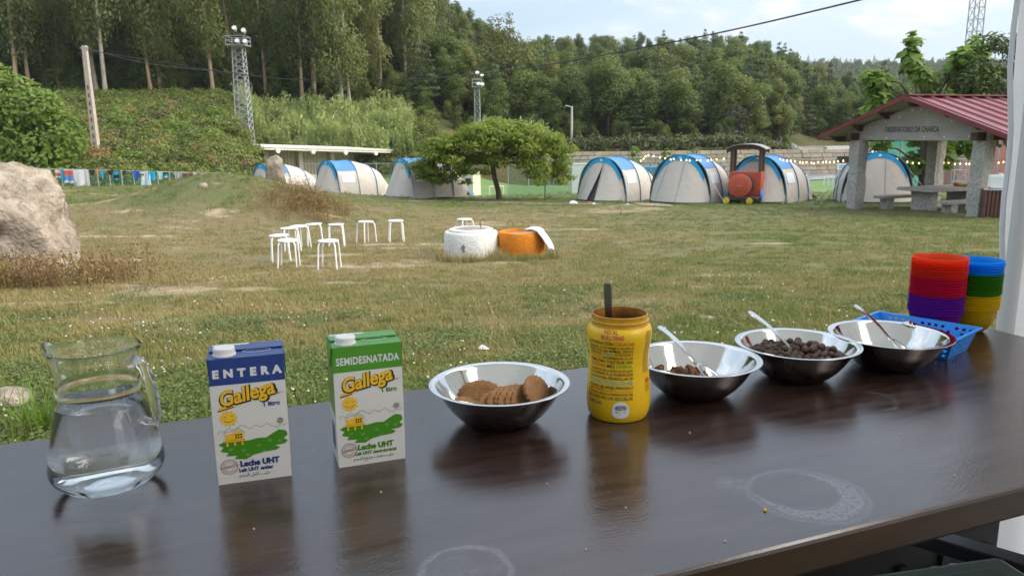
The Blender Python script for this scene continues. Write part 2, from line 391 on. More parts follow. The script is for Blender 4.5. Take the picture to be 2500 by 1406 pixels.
# football pitch below, asphalt court to the right of it
M_TURF = mat('pitch_turf', (.10, .19, .06), .85, col2=(.15, .22, .08), vscale=.25, coord='World', spec=.15)
M_ASPH = mat('court_asphalt', (.17, .17, .18), .85, col2=(.25, .25, .26), vscale=.6, coord='World', spec=.2)
M_LINE = mat('painted_line', (.75, .75, .73), .7)
pt = MB(); pt.grid(lambda u, v: (lambda y, a: (a * y, y, gz(a * y, y, False) + .05))(50 + 26 * v, -.30 + .80 * u), 40, 8)
tag(pt.build('football_pitch', M_TURF, smooth=60), kind='structure')
ct = MB(); ct.grid(lambda u, v: (lambda y, a: (a * y, y, gz(a * y, y, False) + .12))(72 + 23.5 * v, .34 + .16 * u), 16, 16)
court = ct.build('asphalt_court', M_ASPH, smooth=60); tag(court, kind='structure')
cl = MB(); cl.grid(lambda u, v: (lambda y, a: (a * y, y, gz(a * y, y, False) + .16))(76 + 17 * v, .375 + .055 * v + .006 * u), 1, 16)
cl.build('painted_line', M_LINE, court)

# ---------------------------------------------------------------- grass (nobody could count it)
def grass_clump(nbl, h, spread, width, seed, lean=.5):
    r = np.random.default_rng(seed); V = []; F = []
    for k in range(nbl):
        a = r.uniform(0, 6.28); d = spread * math.sqrt(r.random()); bx, by = d * math.cos(a), d * math.sin(a)
        hh = h * r.uniform(.5, 1.2); la = r.uniform(0, 6.28); ln = lean * hh * r.uniform(.2, 1.2); w = width * r.uniform(.7, 1.3)
        dx, dy = math.cos(la), math.sin(la); px_, py_ = -dy * w / 2, dx * w / 2; n = len(V)
        V += [(bx - px_, by - py_, -.01), (bx + px_, by + py_, -.01), (bx + dx * ln * .35 + px_ * .8, by + dy * ln * .35 + py_ * .8, hh * .6), (bx + dx * ln * .35 - px_ * .8, by + dy * ln * .35 - py_ * .8, hh * .6),
              (bx + dx * ln + px_ * .1, by + dy * ln + py_ * .1, hh), (bx + dx * ln - px_ * .1, by + dy * ln - py_ * .1, hh)]
        F += [(n, n + 1, n + 2, n + 3), (n + 3, n + 2, n + 4, n + 5)]
    return np.array(V), np.array(F)
def gmesh(name, seed, nbl, h, spread, width, lean, m): return fast_mesh(name, *grass_clump(nbl, h, spread, width, seed, lean), m)
rng = np.random.default_rng(3)
# worn bare patches: pale soil sheets with ragged edges
M_SOIL = mat('bare_soil', (.30, .235, .155), .95, col2=(.19, .155, .085), vscale=5, bump=.5, bscale=14, coord='World', spec=.1)
BARE = []
for px, py, rx, ry in ((400, 716, .75, .55), (470, 712, .5, .3), (842, 695, .36, .2), (620, 712, .5, .22), (822, 632, .65, .3), (110, 746, .8, .25), (230, 745, .5, .18), (690, 640, .5, .25), (960, 612, .6, .2), (1500, 520, 1.3, .55), (1585, 516, .7, .4), (2240, 507, 1.2, .5), (300, 640, .6, .2), (1240, 650, .4, .12), (1420, 560, .9, .2), (1880, 600, .6, .15), (560, 690, .4, .15)):
    c = at(px, py); BARE.append((c.x, c.y, rx, ry)); b_ = MB(); vs = [(c.x, c.y, gz(c.x, c.y) + .012)]
    for rg in (.55, 1.0):
        for k in range(26):
            a = 2 * math.pi * k / 26; q = rg * (1 + .45 * mnoise.noise(Vector((c.x + 2.2 * math.cos(a), c.y + 2.2 * math.sin(a), rg)))); x, y = c.x + rx * q * math.cos(a), c.y + ry * q * math.sin(a); vs.append((x, y, gz(x, y) + (.010 if rg < .9 else -.012)))
    b_.add(vs, [(0, 1 + k, 1 + (k + 1) % 26) for k in range(26)] + [(1 + k, 27 + k, 27 + (k + 1) % 26, 1 + (k + 1) % 26) for k in range(26)]); tag(b_.build('bare_soil', M_SOIL, smooth=60), kind='structure')
def bare_at(x, y): return any(((x - a) / rx) ** 2 + ((y - b) / ry) ** 2 < .8 for a, b, rx, ry in BARE)
pts = []
while len(pts) < 66000:
    y = 3.0 * (46 / 3.0) ** rng.random(); x = y * rng.uniform(-.73, .73)
    if y > 43 and x < 0: continue
    d = mnoise.noise(Vector((x * .55, y * 1.0, 5)))
    if y > 6.5 and d > .28 and rng.random() < .75: continue
    if bare_at(x, y) and rng.random() < .80: continue
    pts.append((x, y, gz(x, y)))
scatter('lawn_grass', pts, [gmesh('g%d' % k, k, 20, .024 + .004 * k, .085, .0048, 1.15, M_GRASS) for k in range(4)], .7, 1.5, 'short grass of the camp lawn, green by the table and straw coloured beyond', 'grass')
# taller tufts: thick near the table, on the mound and round the boulder
M_STRAW = leafmat('dry_stalks', (.20, .15, .06), (.36, .28, .12), 1.5, .25)
pts = []
def near_seg(x, y, cx, cy_, rx, ry): return ((x - cx) / rx) ** 2 + ((y - cy_) / ry) ** 2 < 1
while len(pts) < 2400:
    y = 3.0 * (44 / 3.0) ** rng.random(); x = y * rng.uniform(-.73, .73)
    k = .06 + .05 * (y < 4.8) + .5 * math.exp(-((x + 7.2) / 3.2) ** 2 - ((y - 22) / 2.6) ** 2) + .25 * (y > 29)
    if rng.random() < k: pts.append((x, y, gz(x, y)))
for cx0, n0, R0 in ((-.70, 70, .52), (.24, 60, .47)):
    for k in range(n0):
        a = rng.uniform(3.0, 6.5); x, y = cx0 + R0 * math.cos(a) * rng.uniform(1, 1.12), 13.3 + R0 * math.sin(a) * rng.uniform(1, 1.12); pts.append((x, y, gz(x, y)))
scatter('tall_grass', pts, [gmesh('t%d' % k, 20 + k, 16, .12 + .03 * k, .10, .006, .7, M_GRASS) for k in range(3)], .6, 1.25, 'longer grass tufts on the mound and along the table', 'grass')
pts = []
M_WEED = leafmat('brown_weed', (.14, .085, .03), (.30, .20, .085), 1.2, .25, c3=(.19, .17, .05))
def weed(seed, h, n):
    r = np.random.default_rng(seed); parts = [grass_clump(9, h, .12, .007, seed, .45)]
    C = np.stack([r.normal(0, .12, n), r.normal(0, .12, n), h * r.uniform(.25, 1.0, n)], 1); parts.append(leaves(C, r.normal(size=(n, 3)), .035 * r.uniform(.6, 1.5, n), .6, r))
    return fast_mesh('weed%d' % seed, *join(parts), M_WEED)
for k in range(430):       # brown seeding weeds in front of the boulder and on the crest of the mound
    a = rng.random()
    if a < .45: x, y = rng.normal(-7.4, .9), rng.normal(10.45, .22)
    elif a < .54: x, y = rng.normal(-5.9, .3), rng.normal(11.0, .4)
    else: x, y = rng.normal(-5.5, .55), rng.normal(20.6, .6)
    pts.append((x, y, gz(x, y)))
scatter('brown_weeds', pts, [weed(40 + k, .36 + .08 * k, 60) for k in range(3)], .45, 1.1, 'brown seeding weeds along the boulder and over the mound', 'weeds', .25)
# clover heads
M_CLOV = mat('clover_white', (.62, .60, .50), .8); M_CLOP = mat('clover_pink', (.58, .33, .42), .8)
bm = bmesh.new(); bmesh.ops.create_icosphere(bm, subdivisions=1, radius=1); iv = np.array([v.co[:] for v in bm.verts]); iF = np.array([[v.index for v in f.verts] for f in bm.faces]); bm.free()
V = []; F = []; mi = []
for k in range(950):
    y = 3.3 * (11 / 3.3) ** rng.random()
    x = y * (rng.uniform(-.7, -.25) if rng.random() < .5 else rng.uniform(-.25, .66))
    if .2 < x / y < .36 and rng.random() < .3: pass
    elif mnoise.noise(Vector((x * .8, y * .8, 2))) < .02: continue
    s = rng.uniform(.006, .0115); V.append(iv * s * np.array([1, 1, .8]) + np.array([x, y, gz(x, y) + rng.uniform(.04, .085)])); F.append(iF + 12 * (len(V) - 1)); mi += [int(rng.random() < (.4 if x < -1 else .06))] * 20
tag(link('clover_flowers', fast_mesh('clover_flowers', np.concatenate(V), np.concatenate(F), [M_CLOV, M_CLOP], mi, True)), 'small white and pink clover heads dotted through the near grass', 'flowers', kind='stuff')

# clover and small broad leaves among the near grass
L_CLV = leafmat('clover_leaf', (.085, .125, .032), (.145, .185, .05), 3, .3)
def clover(seed):
    q = np.random.default_rng(seed); n = 46; C = np.stack([q.normal(0, .055, n), q.normal(0, .055, n), q.uniform(.012, .045, n)], 1); return fast_mesh('clover%d' % seed, *leaves(C, q.normal(size=(n, 3)) * .5 + np.array([0, 0, 1.0]), .017 * q.uniform(.6, 1.4, n), .85, q), L_CLV)
pts = []
while len(pts) < 4200:
    y = 3.0 * (10 / 3.0) ** rng.random(); x = y * rng.uniform(-.73, .73)
    if mnoise.noise(Vector((x * .9, y * .9, 12))) + .45 * (1 - ss(3.5, 8, y)) + rng.normal(0, .18) > .18: pts.append((x, y, gz(x, y)))
scatter('clover_leaves', pts, [clover(500 + k) for k in range(3)], .7, 1.4, 'low clover leaves spread through the near grass', 'clover', .2)
# ================================================================ trees and woods
M_BARK = mat('eucalyptus_bark', (.30, .20, .12), .85, col2=(.46, .34, .22), vscale=3, stretch=(1, 1, .2), bump=.3, bscale=8, spec=.15)
M_BARKP = mat('pale_bark', (.42, .38, .31), .85, col2=(.25, .21, .16), vscale=4, stretch=(1, 1, .3), spec=.15)
M_BARKD = mat('dark_bark', (.075, .055, .04), .9, col2=(.13, .10, .07), vscale=6, stretch=(1, 1, .3), bump=.4, bscale=14, spec=.1)
L_EUC = leafmat('eucalyptus_leaf', (.095, .122, .030), (.18, .215, .058), .22, .42, c3=(.24, .245, .08))
L_BRD = leafmat('broad_leaf', (.072, .105, .020), (.145, .195, .038), .2, .42, c3=(.21, .205, .048))
L_PIN = leafmat('pine_leaf', (.045, .068, .022), (.095, .125, .036), .25, .25)
L_BSH = leafmat('bright_leaf', (.10, .165, .022), (.20, .285, .048), .5, .42)
L_ACA = leafmat('acacia_leaf', (.15, .205, .022), (.27, .34, .042), .9, .5)
L_CAT = leafmat('catalpa_leaf', (.14, .23, .035), (.26, .38, .065), .8, .5)
L_DRK = leafmat('dark_shiny_leaf', (.03, .05, .014), (.07, .10, .025), .8, .3)
L_REED = leafmat('reed_leaf', (.24, .30, .09), (.43, .49, .18), .35, .4)
L_FERN = leafmat('bracken', (.095, .125, .022), (.20, .23, .045), .16, .36, c3=(.29, .19, .07))
L_HEDG = leafmat('hedge_leaf', (.07, .09, .025), (.14, .15, .045), .5, .25, c3=(.19, .12, .06))
def trunk_mb(h, r0, r1, rng, lean=.03, wob=.15, n=7, k=9, fork=None, zmin=-.6):
    mb = MB(); dx, dy = rng.normal(0, lean, 2) * h; ph = rng.uniform(0, 6, 2); pts = []; rs = []
    for i_ in range(k + 1):
        t = i_ / k; pts.append((dx * t + wob * math.sin(ph[0] + 4 * t) * t, dy * t + wob * math.sin(ph[1] + 4 * t) * t, zmin + (h - zmin) * t)); rs.append((r0 + (r1 - r0) * t) * (1.35 if i_ == 0 else 1))
    mb.tube(pts, rs, n); return mb, pts
def limb(mb, a, b, r, rng, n=5):
    a = Vector(a); b = Vector(b); m = (a + b) / 2 + Vector((0, 0, .1 * (b - a).length)) + Vector(rng.normal(0, .05, 3)) * (b - a).length
    mb.tube([a, m, b], [r, r * .7, r * .25], n)
def eucalyptus(seed, h=24, nl=3200, two=False, bare=.36, size=.5, r0=.2):
    r = np.random.default_rng(seed); mb, pts = trunk_mb(h * .96, r0, .05, r, .02, .3)
    if two:
        mb.tube([(0, 0, h * .12), (.5, .2, h * .3), (1.3, .3, h * .62), (1.6, .2, h * .85)], [.2, .18, .12, .04], 7)
    bl = []
    for k in range(17):
        t = bare + (1.0 - bare) * (k + r.random()) / 17; p = pts[min(int(t * 9), 9)]; sp = 2.5 * (1 - abs(t - .68) * 1.2)
        a = r.uniform(0, 6.28); c = (p[0] + sp * math.cos(a) * r.uniform(.35, 1), p[1] + sp * math.sin(a) * r.uniform(.35, 1), h * t)
        rr = r.uniform(1.0, 1.75) * (1.12 - .5 * max(0, t - .8) * 3); bl.append((c, (rr, rr, rr * 1.15)))
        limb(mb, (p[0], p[1], h * t - 1.6), c, .07, r)
    v, f = crown(bl, nl, size, r, .35, .15, .9, (0, 0, -1.0), .38)
    return mb, (v, f)
def broadleaf(seed, h=11, w=7, nl=4600, size=.40):
    r = np.random.default_rng(seed); mb, pts = trunk_mb(h * .7, .22, .07, r, .02, .2); bl = []
    for k in range(15):
        t = .25 + .72 * (k + r.random()) / 15; sp = w * .5 * math.sin(math.pi * min(.97, (t * .85 + .12))) ** .7 * .75
        a = r.uniform(0, 6.28); c = (sp * math.cos(a) * r.uniform(.3, 1), sp * math.sin(a) * r.uniform(.3, 1), h * t)
        rr = w * r.uniform(.16, .27); bl.append((c, (rr, rr, rr * .8))); limb(mb, (0, 0, h * t * .6), c, .06, r)
    return mb, crown(bl, nl, size, r, .5, .5, .7)
def pine(seed, h=13, nl=2600):
    r = np.random.default_rng(seed); mb, pts = trunk_mb(h * .97, .18, .03, r, .01, .1); bl = []
    for k in range(9):
        t = .22 + .76 * k / 8; sp = (1 - t) * h * .2 + .35
        for q in range(5):
            a = q * 1.256 + k * .7 + r.uniform(-.3, .3); c = (sp * math.cos(a) * .75, sp * math.sin(a) * .75, h * t + r.uniform(-.2, .3)); bl.append((c, (sp * .55 + .2, sp * .55 + .2, .45)))
    return mb, crown(bl, nl, .45, r, .2, .5, .8, aspect=.4)
def tree_mesh(name, t, lm, bm_):
    mb, (v, f) = t; n0 = len(mb.v); me = bpy.data.meshes.new(name)
    q = [tuple(x) for x in mb.f]; me.from_pydata([tuple(a) for a in mb.v] + [tuple(a) for a in v], [], q + [tuple(int(a) + n0 for a in x) for x in f])
    me.materials.append(bm_); me.materials.append(lm); me.polygons.foreach_set('material_index', [0] * len(q) + [1] * len(f)); me.update(); return me
KE = [eucalyptus(100 + k, 20 + k, 4400, k % 2 == 1, .26, .42, .24) for k in range(5)]
KW = [eucalyptus(120 + k, 17 + 1.5 * k, 4600, False, .06, .42, .15) for k in range(4)]
KB = [broadleaf(200 + k, 10 + k, [7.5, 6, 8.5, 5.2][k], 4800, [.40, .34, .44, .36][k]) for k in range(4)]
KP = [pine(300 + k, 12 + k) for k in range(3)]
ME = [tree_mesh('euc%d' % k, t, L_EUC, M_BARK) for k, t in enumerate(KW)]
MBr = [tree_mesh('brd%d' % k, t, L_BRD, M_BARKD) for k, t in enumerate(KB)]
MP = [tree_mesh('pin%d' % k, t, L_PIN, M_BARKD) for k, t in enumerate(KP)]
def wood(a0, a1, y0, y1, n, seed, minsep=2.2, skip=None):
    r = np.random.default_rng(seed); pts = []; tries = 0
    while len(pts) < n and tries < n * 40:
        tries += 1; y = math.sqrt(r.uniform(y0 * y0, y1 * y1)); x = y * r.uniform(a0, a1)
        if skip and skip(x, y): continue
        if any((x - q[0]) ** 2 + (y - q[1]) ** 2 < minsep ** 2 for q in pts[-400:]): continue
        pts.append((x, y, gz(x, y) - .3))
    return pts
scatter('eucalyptus_wood', wood(-.80, -.09, 87, 170, 480, 1, 1.9), ME, .75, 1.2, 'dense dark eucalyptus wood covering the hillside on the left', 'wood', .03)
scatter('hillside_wood', wood(-.12, .80, 86, 128, 420, 2, 1.8, lambda x, y: x / y > .36 and y < 105) + wood(-.12, .80, 128, 240, 640, 6, 2.2), MBr + MBr + MP, .42, .72, 'mixed green wood covering the hill behind the pitch', 'wood', .04)
scatter('distant_wood', wood(.16, .85, 500, 690, 1500, 4, 4), MP + MBr, .75, 1.2, 'far wooded ridge on the right under the sky', 'wood', .03)
scatter('hillside_scrub', wood(-.12, .80, 84, 118, 460, 5, 1.0, lambda x, y: x / y > .36 and y < 105), MBr, .12, .30, 'low scrub along the foot of the wooded hill', 'scrub', .1)
scatter('wood_understorey', wood(-.80, -.09, 86, 112, 420, 15, 1.0), MBr, .16, .42, 'low leafy growth between the trunks of the eucalyptus wood', 'scrub', .1)
def put_tree(name, label, cat, loc, t, lm, bm_, rz=0, s=1, group=None):
    r_ = empty(name, loc, rz, label, cat, group); r_.scale = (s, s, s)
    t[0].build('trunk', bm_, r_, smooth=60); link('crown', fast_mesh('crown', t[1][0], t[1][1], lm), r_); return r_
# eucalyptus that can be told apart along the top of the bank
protoE = {}
EU = [(86, 84, 1, 1.0, M_BARK, 'eucalyptus with orange forked trunk, leftmost tree on the bank'), (114, 85, 0, 1.0, M_BARK, 'straight eucalyptus right beside the orange forked one at far left'),
      (274, 86, 2, 1.05, M_BARKP, 'pale slim eucalyptus, left one of the pair right of the leaning concrete pole'), (293, 82, 4, 1.0, M_BARKP, 'pale slim eucalyptus, right one of the pair right of the leaning concrete pole'),
      (338, 92, 0, .9, M_BARK, 'eucalyptus set back just right of the pale pair'), (402, 85, 2, .85, M_BARK, 'eucalyptus midway between concrete pole and tall floodlight tower, left of two'), (424, 87, 3, .85, M_BARK, 'eucalyptus midway between concrete pole and tall floodlight tower, right of two'),
      (548, 84, 0, .95, M_BARK, 'orange-trunked eucalyptus just left of the tall floodlight tower'), (672, 89, 2, .95, M_BARK, 'eucalyptus right of the tall floodlight tower, above the reeds'), (757, 86, 4, .88, M_BARK, 'eucalyptus rising behind the reeds, left of the middle pair'),
      (785, 87, 1, .9, M_BARK, 'forked eucalyptus behind the middle of the reeds'), (852, 83, 0, 1.0, M_BARKP, 'tall pale eucalyptus behind the reeds, left of the brightest pair'), (872, 84, 2, .9, M_BARKP, 'pale eucalyptus behind the reeds, right of the brightest pair'),
      (946, 90, 3, .8, M_BARK, 'smaller eucalyptus near the right end of the reeds'), (1003, 94, 4, .95, M_BARKP, 'eucalyptus at the right edge of the tall wood against the sky')]
for px, D, k, s, bk, lb in EU:
    x = (px - 1250) / 1878 * D * 1.0; loc = (x, D, gz(x, D) - .2)
    key = (k, bk.name)
    if key not in protoE:
        t = KE[k]; protoE[key] = put_tree('eucalyptus_tree', lb, 'tree', loc, t, L_EUC, bk, k * 1.1, s, 'eucalyptus trees along the top of the bank')
    else:
        c_ = copy_tree(protoE[key]); c_.location = loc; c_.rotation_euler.z = px * .37; c_.scale = (s, s, s); c_['label'] = lb
# two conifers standing up from the skyline and a dead pale one
x = (1108 - 1250) / 1878 * 118; put_tree('conifer', 'ragged conifer standing against the sky right of the tall eucalyptus wood', 'tree', (x, 118, gz(x, 118)), pine(311, 15, 900), L_PIN, M_BARKD, 0, 1.0)
x = (1250 - 1250) / 1878 * 140; put_tree('conifer', 'pointed conifer on the skyline above the middle of the hill', 'tree', (x, 140, gz(x, 140)), pine(312, 14, 1100), L_PIN, M_BARKD, 0, .95)
dt = MB(); rr_ = np.random.default_rng(4); dt.tube([(0, 0, -1), (.2, 0, 5), (.1, .1, 11)], [.22, .16, .04], 6)
for q in ((.9, .2, 9.5, 4), (-.8, 0, 10, 5), (1.6, .1, 10.5, 3), (-.4, .3, 8, 6)): limb(dt, (.15, 0, q[3]), q[:3], .12, rr_)
x = (1328 - 1250) / 1878 * 128; dead = empty('dead_tree', (x, 128, gz(x, 128) - 2.5), 0, 'bare pale dead tree on the wooded hill', 'tree'); dt.build('trunk', M_BARKP, dead, smooth=60)
x = (1240 - 1250) / 1878 * 100; put_tree('yellowish_tree', 'round yellowish green tree behind the middle of the wooded hill', 'tree', (x, 100, gz(x, 100)), broadleaf(231, 12, 8, 3000), leafmat('yellow_leaf', (.10, .11, .025), (.19, .19, .045), .3), M_BARKD)
x = (1790 - 1250) / 1878 * 86; put_tree('grey_bush', 'grey green round bush at the foot of the wood behind the train', 'bush', (x, 86, gz(x, 86)), broadleaf(232, 3.4, 3.8, 1500, .25), leafmat('grey_leaf', (.10, .11, .07), (.19, .19, .13), .5), M_BARKD)
# bright bushy tree on the far left
def bush(seed, blobs, nl, size, stems, aspect=.5, up=.5):
    r = np.random.default_rng(seed); mb = MB()
    for s in stems: mb.tube(s, [.10, .08, .03][:len(s)] if len(s) == 3 else .05, 6)
    return mb, crown(blobs, nl, size, r, .45, up, .8, aspect=aspect)
bl = [((-2.5, 0, 2.2), (2.6, 2, 2.2)), ((0.2, -.3, 1.6), (2.0, 1.6, 1.7)), ((-1.2, .3, 4.4), (2.2, 1.8, 1.8)), ((-3.6, 0, 5.0), (2.2, 2, 2.0)), ((1.6, 0, 2.6), (1.3, 1.2, 1.5)), ((.6, 0, 4.2), (1.3, 1.2, 1.2)), ((-2.4, 0, 6.2), (1.4, 1.4, 1.0))]
p = atD(95, 395, 47); put_tree('bushy_tree', 'bright green bushy tree at the left edge behind the boulder', 'tree', (p.x, 47, gz(p.x, 47) - .1), bush(51, bl, 9500, .34, [((0, 0, -.5), (-.5, 0, 2), (-1.2, .2, 4.5)), ((.2, 0, -.5), (.6, 0, 1.5), (1.2, 0, 3))]), L_BSH, M_BARKD)
# bracken and bramble on the bank, reeds behind the grandstand
def shrub(seed, nl=420, w=1.0, h=.9, size=.24, m=None):
    r = np.random.default_rng(seed); bl = [((r.normal(0, .35) * w, r.normal(0, .35) * w, h * r.uniform(.2, .75)), (w * r.uniform(.3, .55), w * r.uniform(.3, .55), h * r.uniform(.3, .45))) for _ in range(6)]
    return fast_mesh('shrub%d' % seed, *crown(bl, nl, size, r, .3, .7, .9, aspect=.4), m or L_FERN)
pts = wood(-.80, -.31, 43, 90, 3400, 21, .5); pts += wood(-.32, -.10, 75, 90, 700, 22, .55)
pts = [q for q in pts]
scatter('bank_bracken', pts, [shrub(60 + k, 520, 1.0, .8, .19, m_) for k, m_ in enumerate((L_FERN, L_FERN, L_FERN, L_HEDG, L_BSH, L_BRD))], .5, 1.5, 'bracken, bramble and rough growth covering the bank', 'undergrowth', .25)
def reed(seed):
    r = np.random.default_rng(seed); V = []; F = []; parts = []
    for k in range(26):
        a, d = r.uniform(0, 6.28), .9 * math.sqrt(r.random()); x0, y0 = d * math.cos(a), d * math.sin(a); h = r.uniform(2.6, 4.4); lx, ly = r.normal(0, .22, 2)
        n = len(V); w = .03; V += [(x0 - w, y0, -.2), (x0 + w, y0, -.2), (x0 + lx + w * .5, y0 + ly, h), (x0 + lx - w * .5, y0 + ly, h)]; F.append((n, n + 1, n + 2, n + 3))
        m_ = 11; t = r.uniform(.25, 1, m_); C = np.stack([x0 + lx * t + r.normal(0, .12, m_), y0 + ly * t + r.normal(0, .12, m_), h * t], 1)
        parts.append(leaves(C, r.normal(size=(m_, 3)) + np.array([0, -.3, .3]), .62 * r.uniform(.6, 1.3, m_), .14, r, (0, 0, .9)))
    parts.append((np.array(V), np.array(F))); return fast_mesh('reed%d' % seed, *join(parts), L_REED)
KR = [reed(70 + k) for k in range(3)]
def reedpts(a0, a1, y0, y1, n, seed):
    return wood(a0, a1, y0, y1, n, seed, .7)
scatter('reed_thicket', reedpts(-.335, -.13, 76.5, 83, 330, 31), KR, .55, .98, 'pale green thicket of tall reeds above the grandstand', 'reeds', .08)
scatter('far_reeds', reedpts(-.040, .045, 79.5, 83, 120, 32), KR, .55, .85, 'pale green thicket of tall reeds behind the spreading tree', 'reeds', .08)
# hedge on top of the stone wall
r = np.random.default_rng(8); bl = []
for k in range(90):
    y = 79.5 + r.uniform(-.6, .8); a = .03 + .40 * k / 89; x = a * y; bl.append(((x, y, gz(x, y) + r.uniform(.5, 1.1)), (r.uniform(.7, 1.1), .7, r.uniform(.45, .85))))
hd = empty('hedge', (15, 79.5, gz(15, 79.5)), 0, 'long clipped hedge, green and rusty, along the top of the stone wall', 'hedge')
v, f = crown(bl, 15000, .26, r, .4, .5, .8); ho = link('foliage', fast_mesh('hedge', v - np.array(hd.location), f, L_HEDG), hd)

# spreading tree in the middle
r = np.random.default_rng(12); mb = MB()
mb.tube([(.05, 0, -.3), (.0, 0, .4), (-.18, 0, 1.1), (-.26, .05, 1.75)], [.17, .13, .115, .11], 9)
bl = []
for k, (x, z, s) in enumerate(((-3.4, 1.85, .8), (-2.7, 2.2, .95), (-3.8, 1.55, .5), (-2.2, 2.55, .8), (-1.7, 1.9, .75), (-2.9, 1.25, .38), (-3.6, 1.35, .3), (-1.2, 2.7, .9), (-.2, 3.0, .95), (.7, 3.05, .85), (1.5, 2.75, .85), (2.3, 2.3, .7), (2.9, 1.8, .5), (1.2, 2.0, .8), (.1, 2.1, .7), (-.9, 1.7, .6), (2.1, 1.45, .4), (2.9, 1.2, .33), (-2.0, 1.2, .4), (.4, 3.5, .5), (-1.5, 1.35, .4), (3.2, 2.3, .35), (-1.9, 2.8, .5))):
    for q in range(4):
        bl.append(((x + r.normal(0, .28), r.uniform(-1.7, 1.7) * (1 - abs(x) / 5), z + r.normal(0, .18)), (s * r.uniform(.6, 1.05), s * .9, s * r.uniform(.28, .48))))
for x, y, z in ((-2.8, .3, 1.9), (-1.6, -.8, 2.4), (-.3, .6, 2.7), (1.0, -.4, 2.8), (2.3, .4, 2.2), (1.7, 1.0, 1.8), (-2.4, -.6, 1.4), (2.6, -.6, 1.4)): limb(mb, (-.26, .05, 1.7), (x, y, z), .07, r, 6)
for k in range(120):                     # fill the dome
    x = r.uniform(-3.3, 3.2); y = r.uniform(-1.9, 1.9); q = 1 - (x / 3.7) ** 2 - (y / 2.4) ** 2
    if q < .03: continue
    zt = 1.75 + 1.95 * math.sqrt(q); z = zt - abs(r.normal(0, .32)); bl.append(((x, y, max(1.25, z)), (r.uniform(.38, .62), r.uniform(.38, .6), r.uniform(.20, .32))))
for k in range(46):                      # boughs hanging low at both sides
    x = r.uniform(1.5, 3.5) * (1 if k % 2 else -1); bl.append(((x, r.uniform(-1.6, 1.6) * (1 - abs(x) / 5), r.uniform(.75, 1.75) + .12 * (3.5 - abs(x))), (r.uniform(.25, .48), r.uniform(.25, .45), r.uniform(.12, .24))))
put_tree('spreading_tree', 'low spreading tree with layered green crown in the middle of the camp', 'tree', at(1217, 489), (mb, crown(bl, 30000, .16, r, .2, .8, .7)), L_ACA, M_BARKD)
mb = MB(); mb.tube([(0, 0, -.2), (.03, 0, 1.1), (0, 0, 1.9)], [.035, .025, .01], 6)
put_tree('sapling', 'thin sapling right of the spreading tree trunk', 'tree', at(1330, 493), (mb, crown([((0, 0, 1.3), (.35, .3, .5)), ((.1, 0, 1.8), (.25, .25, .3)), ((-.2, 0, .9), (.3, .3, .25))], 420, .12, r)), L_ACA, M_BARKD)
for px, D, lb, hh in ((1545, 60, 'thin young tree between the two right-hand middle tents, in front of the hedge', 3.6), (1690, 62, 'thin young tree rising behind the tent left of the train', 3.4), (1625, 45, 'young leaning tree close behind the gap between two tents', 2.6)):
    p = atD(px, 450, D); mb = MB(); mb.tube([(0, 0, -.4), (.06, 0, hh * .5), (-.03, 0, hh)], [.05, .035, .012], 6)
    put_tree('young_tree', lb, 'tree', (p.x, D, gz(p.x, D)), (mb, crown([((0, 0, hh * .75), (.5, .4, hh * .2)), ((.1, 0, hh), (.4, .3, .4)), ((-.2, 0, hh * .5), (.35, .3, .4))], 330, .22, r)), L_BSH, M_BARKD)
# large-leaved tree behind the shelter, darker tree at the right
mb = MB(); mb.tube([(0, 0, -.3), (.05, 0, 1.4), (-.1, 0, 2.6)], [.26, .22, .16], 10); bl = []
for k in range(46):
    a = r.uniform(0, 6.28); z = r.uniform(1.5, 5.9); rad = 2.9 * math.sin(math.pi * min(1, (z - .9) / 6.0)) ** .6
    c = (rad * math.cos(a) * r.uniform(.45, 1), rad * math.sin(a) * r.uniform(.3, 1) * .8, z); bl.append((c, (r.uniform(.35, .6),) * 3)); limb(mb, (-.1, 0, min(2.6, z * .6)), c, .05, r)
for c in ((-1.1, 0, 6.2), (1.9, 0, 6.0), (-.9, .2, 6.6), (1.6, -.2, 6.5), (2.5, 0, 5.2), (-2.7, 0, 5.2)): bl.append((c, (.4, .4, .55))); limb(mb, (0, 0, 3.5), c, .05, r)
p = atD(2252, 470, 31.5); put_tree('large_leaved_tree', 'bright large-leaved tree behind the red-roofed shelter', 'tree', (p.x, 31.5, gz(p.x, 31.5)), (mb, crown(bl, 3600, .36, r, .2, .9, .6, aspect=.85)), L_CAT, M_BARKD, s=.93)
mb = MB(); mb.tube([(0, 0, -.3), (.1, 0, 2), (0, 0, 4.6)], [.2, .15, .06], 8); bl = []
for k in range(40):
    a = r.uniform(0, 6.28); z = r.uniform(2.3, 6.0); rad = 1.9 * math.sin(math.pi * min(1, (z - 1.5) / 5.2)) ** .6; c = (rad * math.cos(a) * r.uniform(.3, 1), rad * math.sin(a), z); bl.append((c, (r.uniform(.3, .5),) * 3)); limb(mb, (0, 0, z * .7), c, .035, r)
p = atD(2475, 300, 29); put_tree('dark_leaved_tree', 'dark leafy tree beside the white marquee curtain at the right', 'tree', (p.x, 29, gz(p.x, 29)), (mb, crown(bl, 4200, .17, r, .2, .6, .7)), L_DRK, M_BARKD)
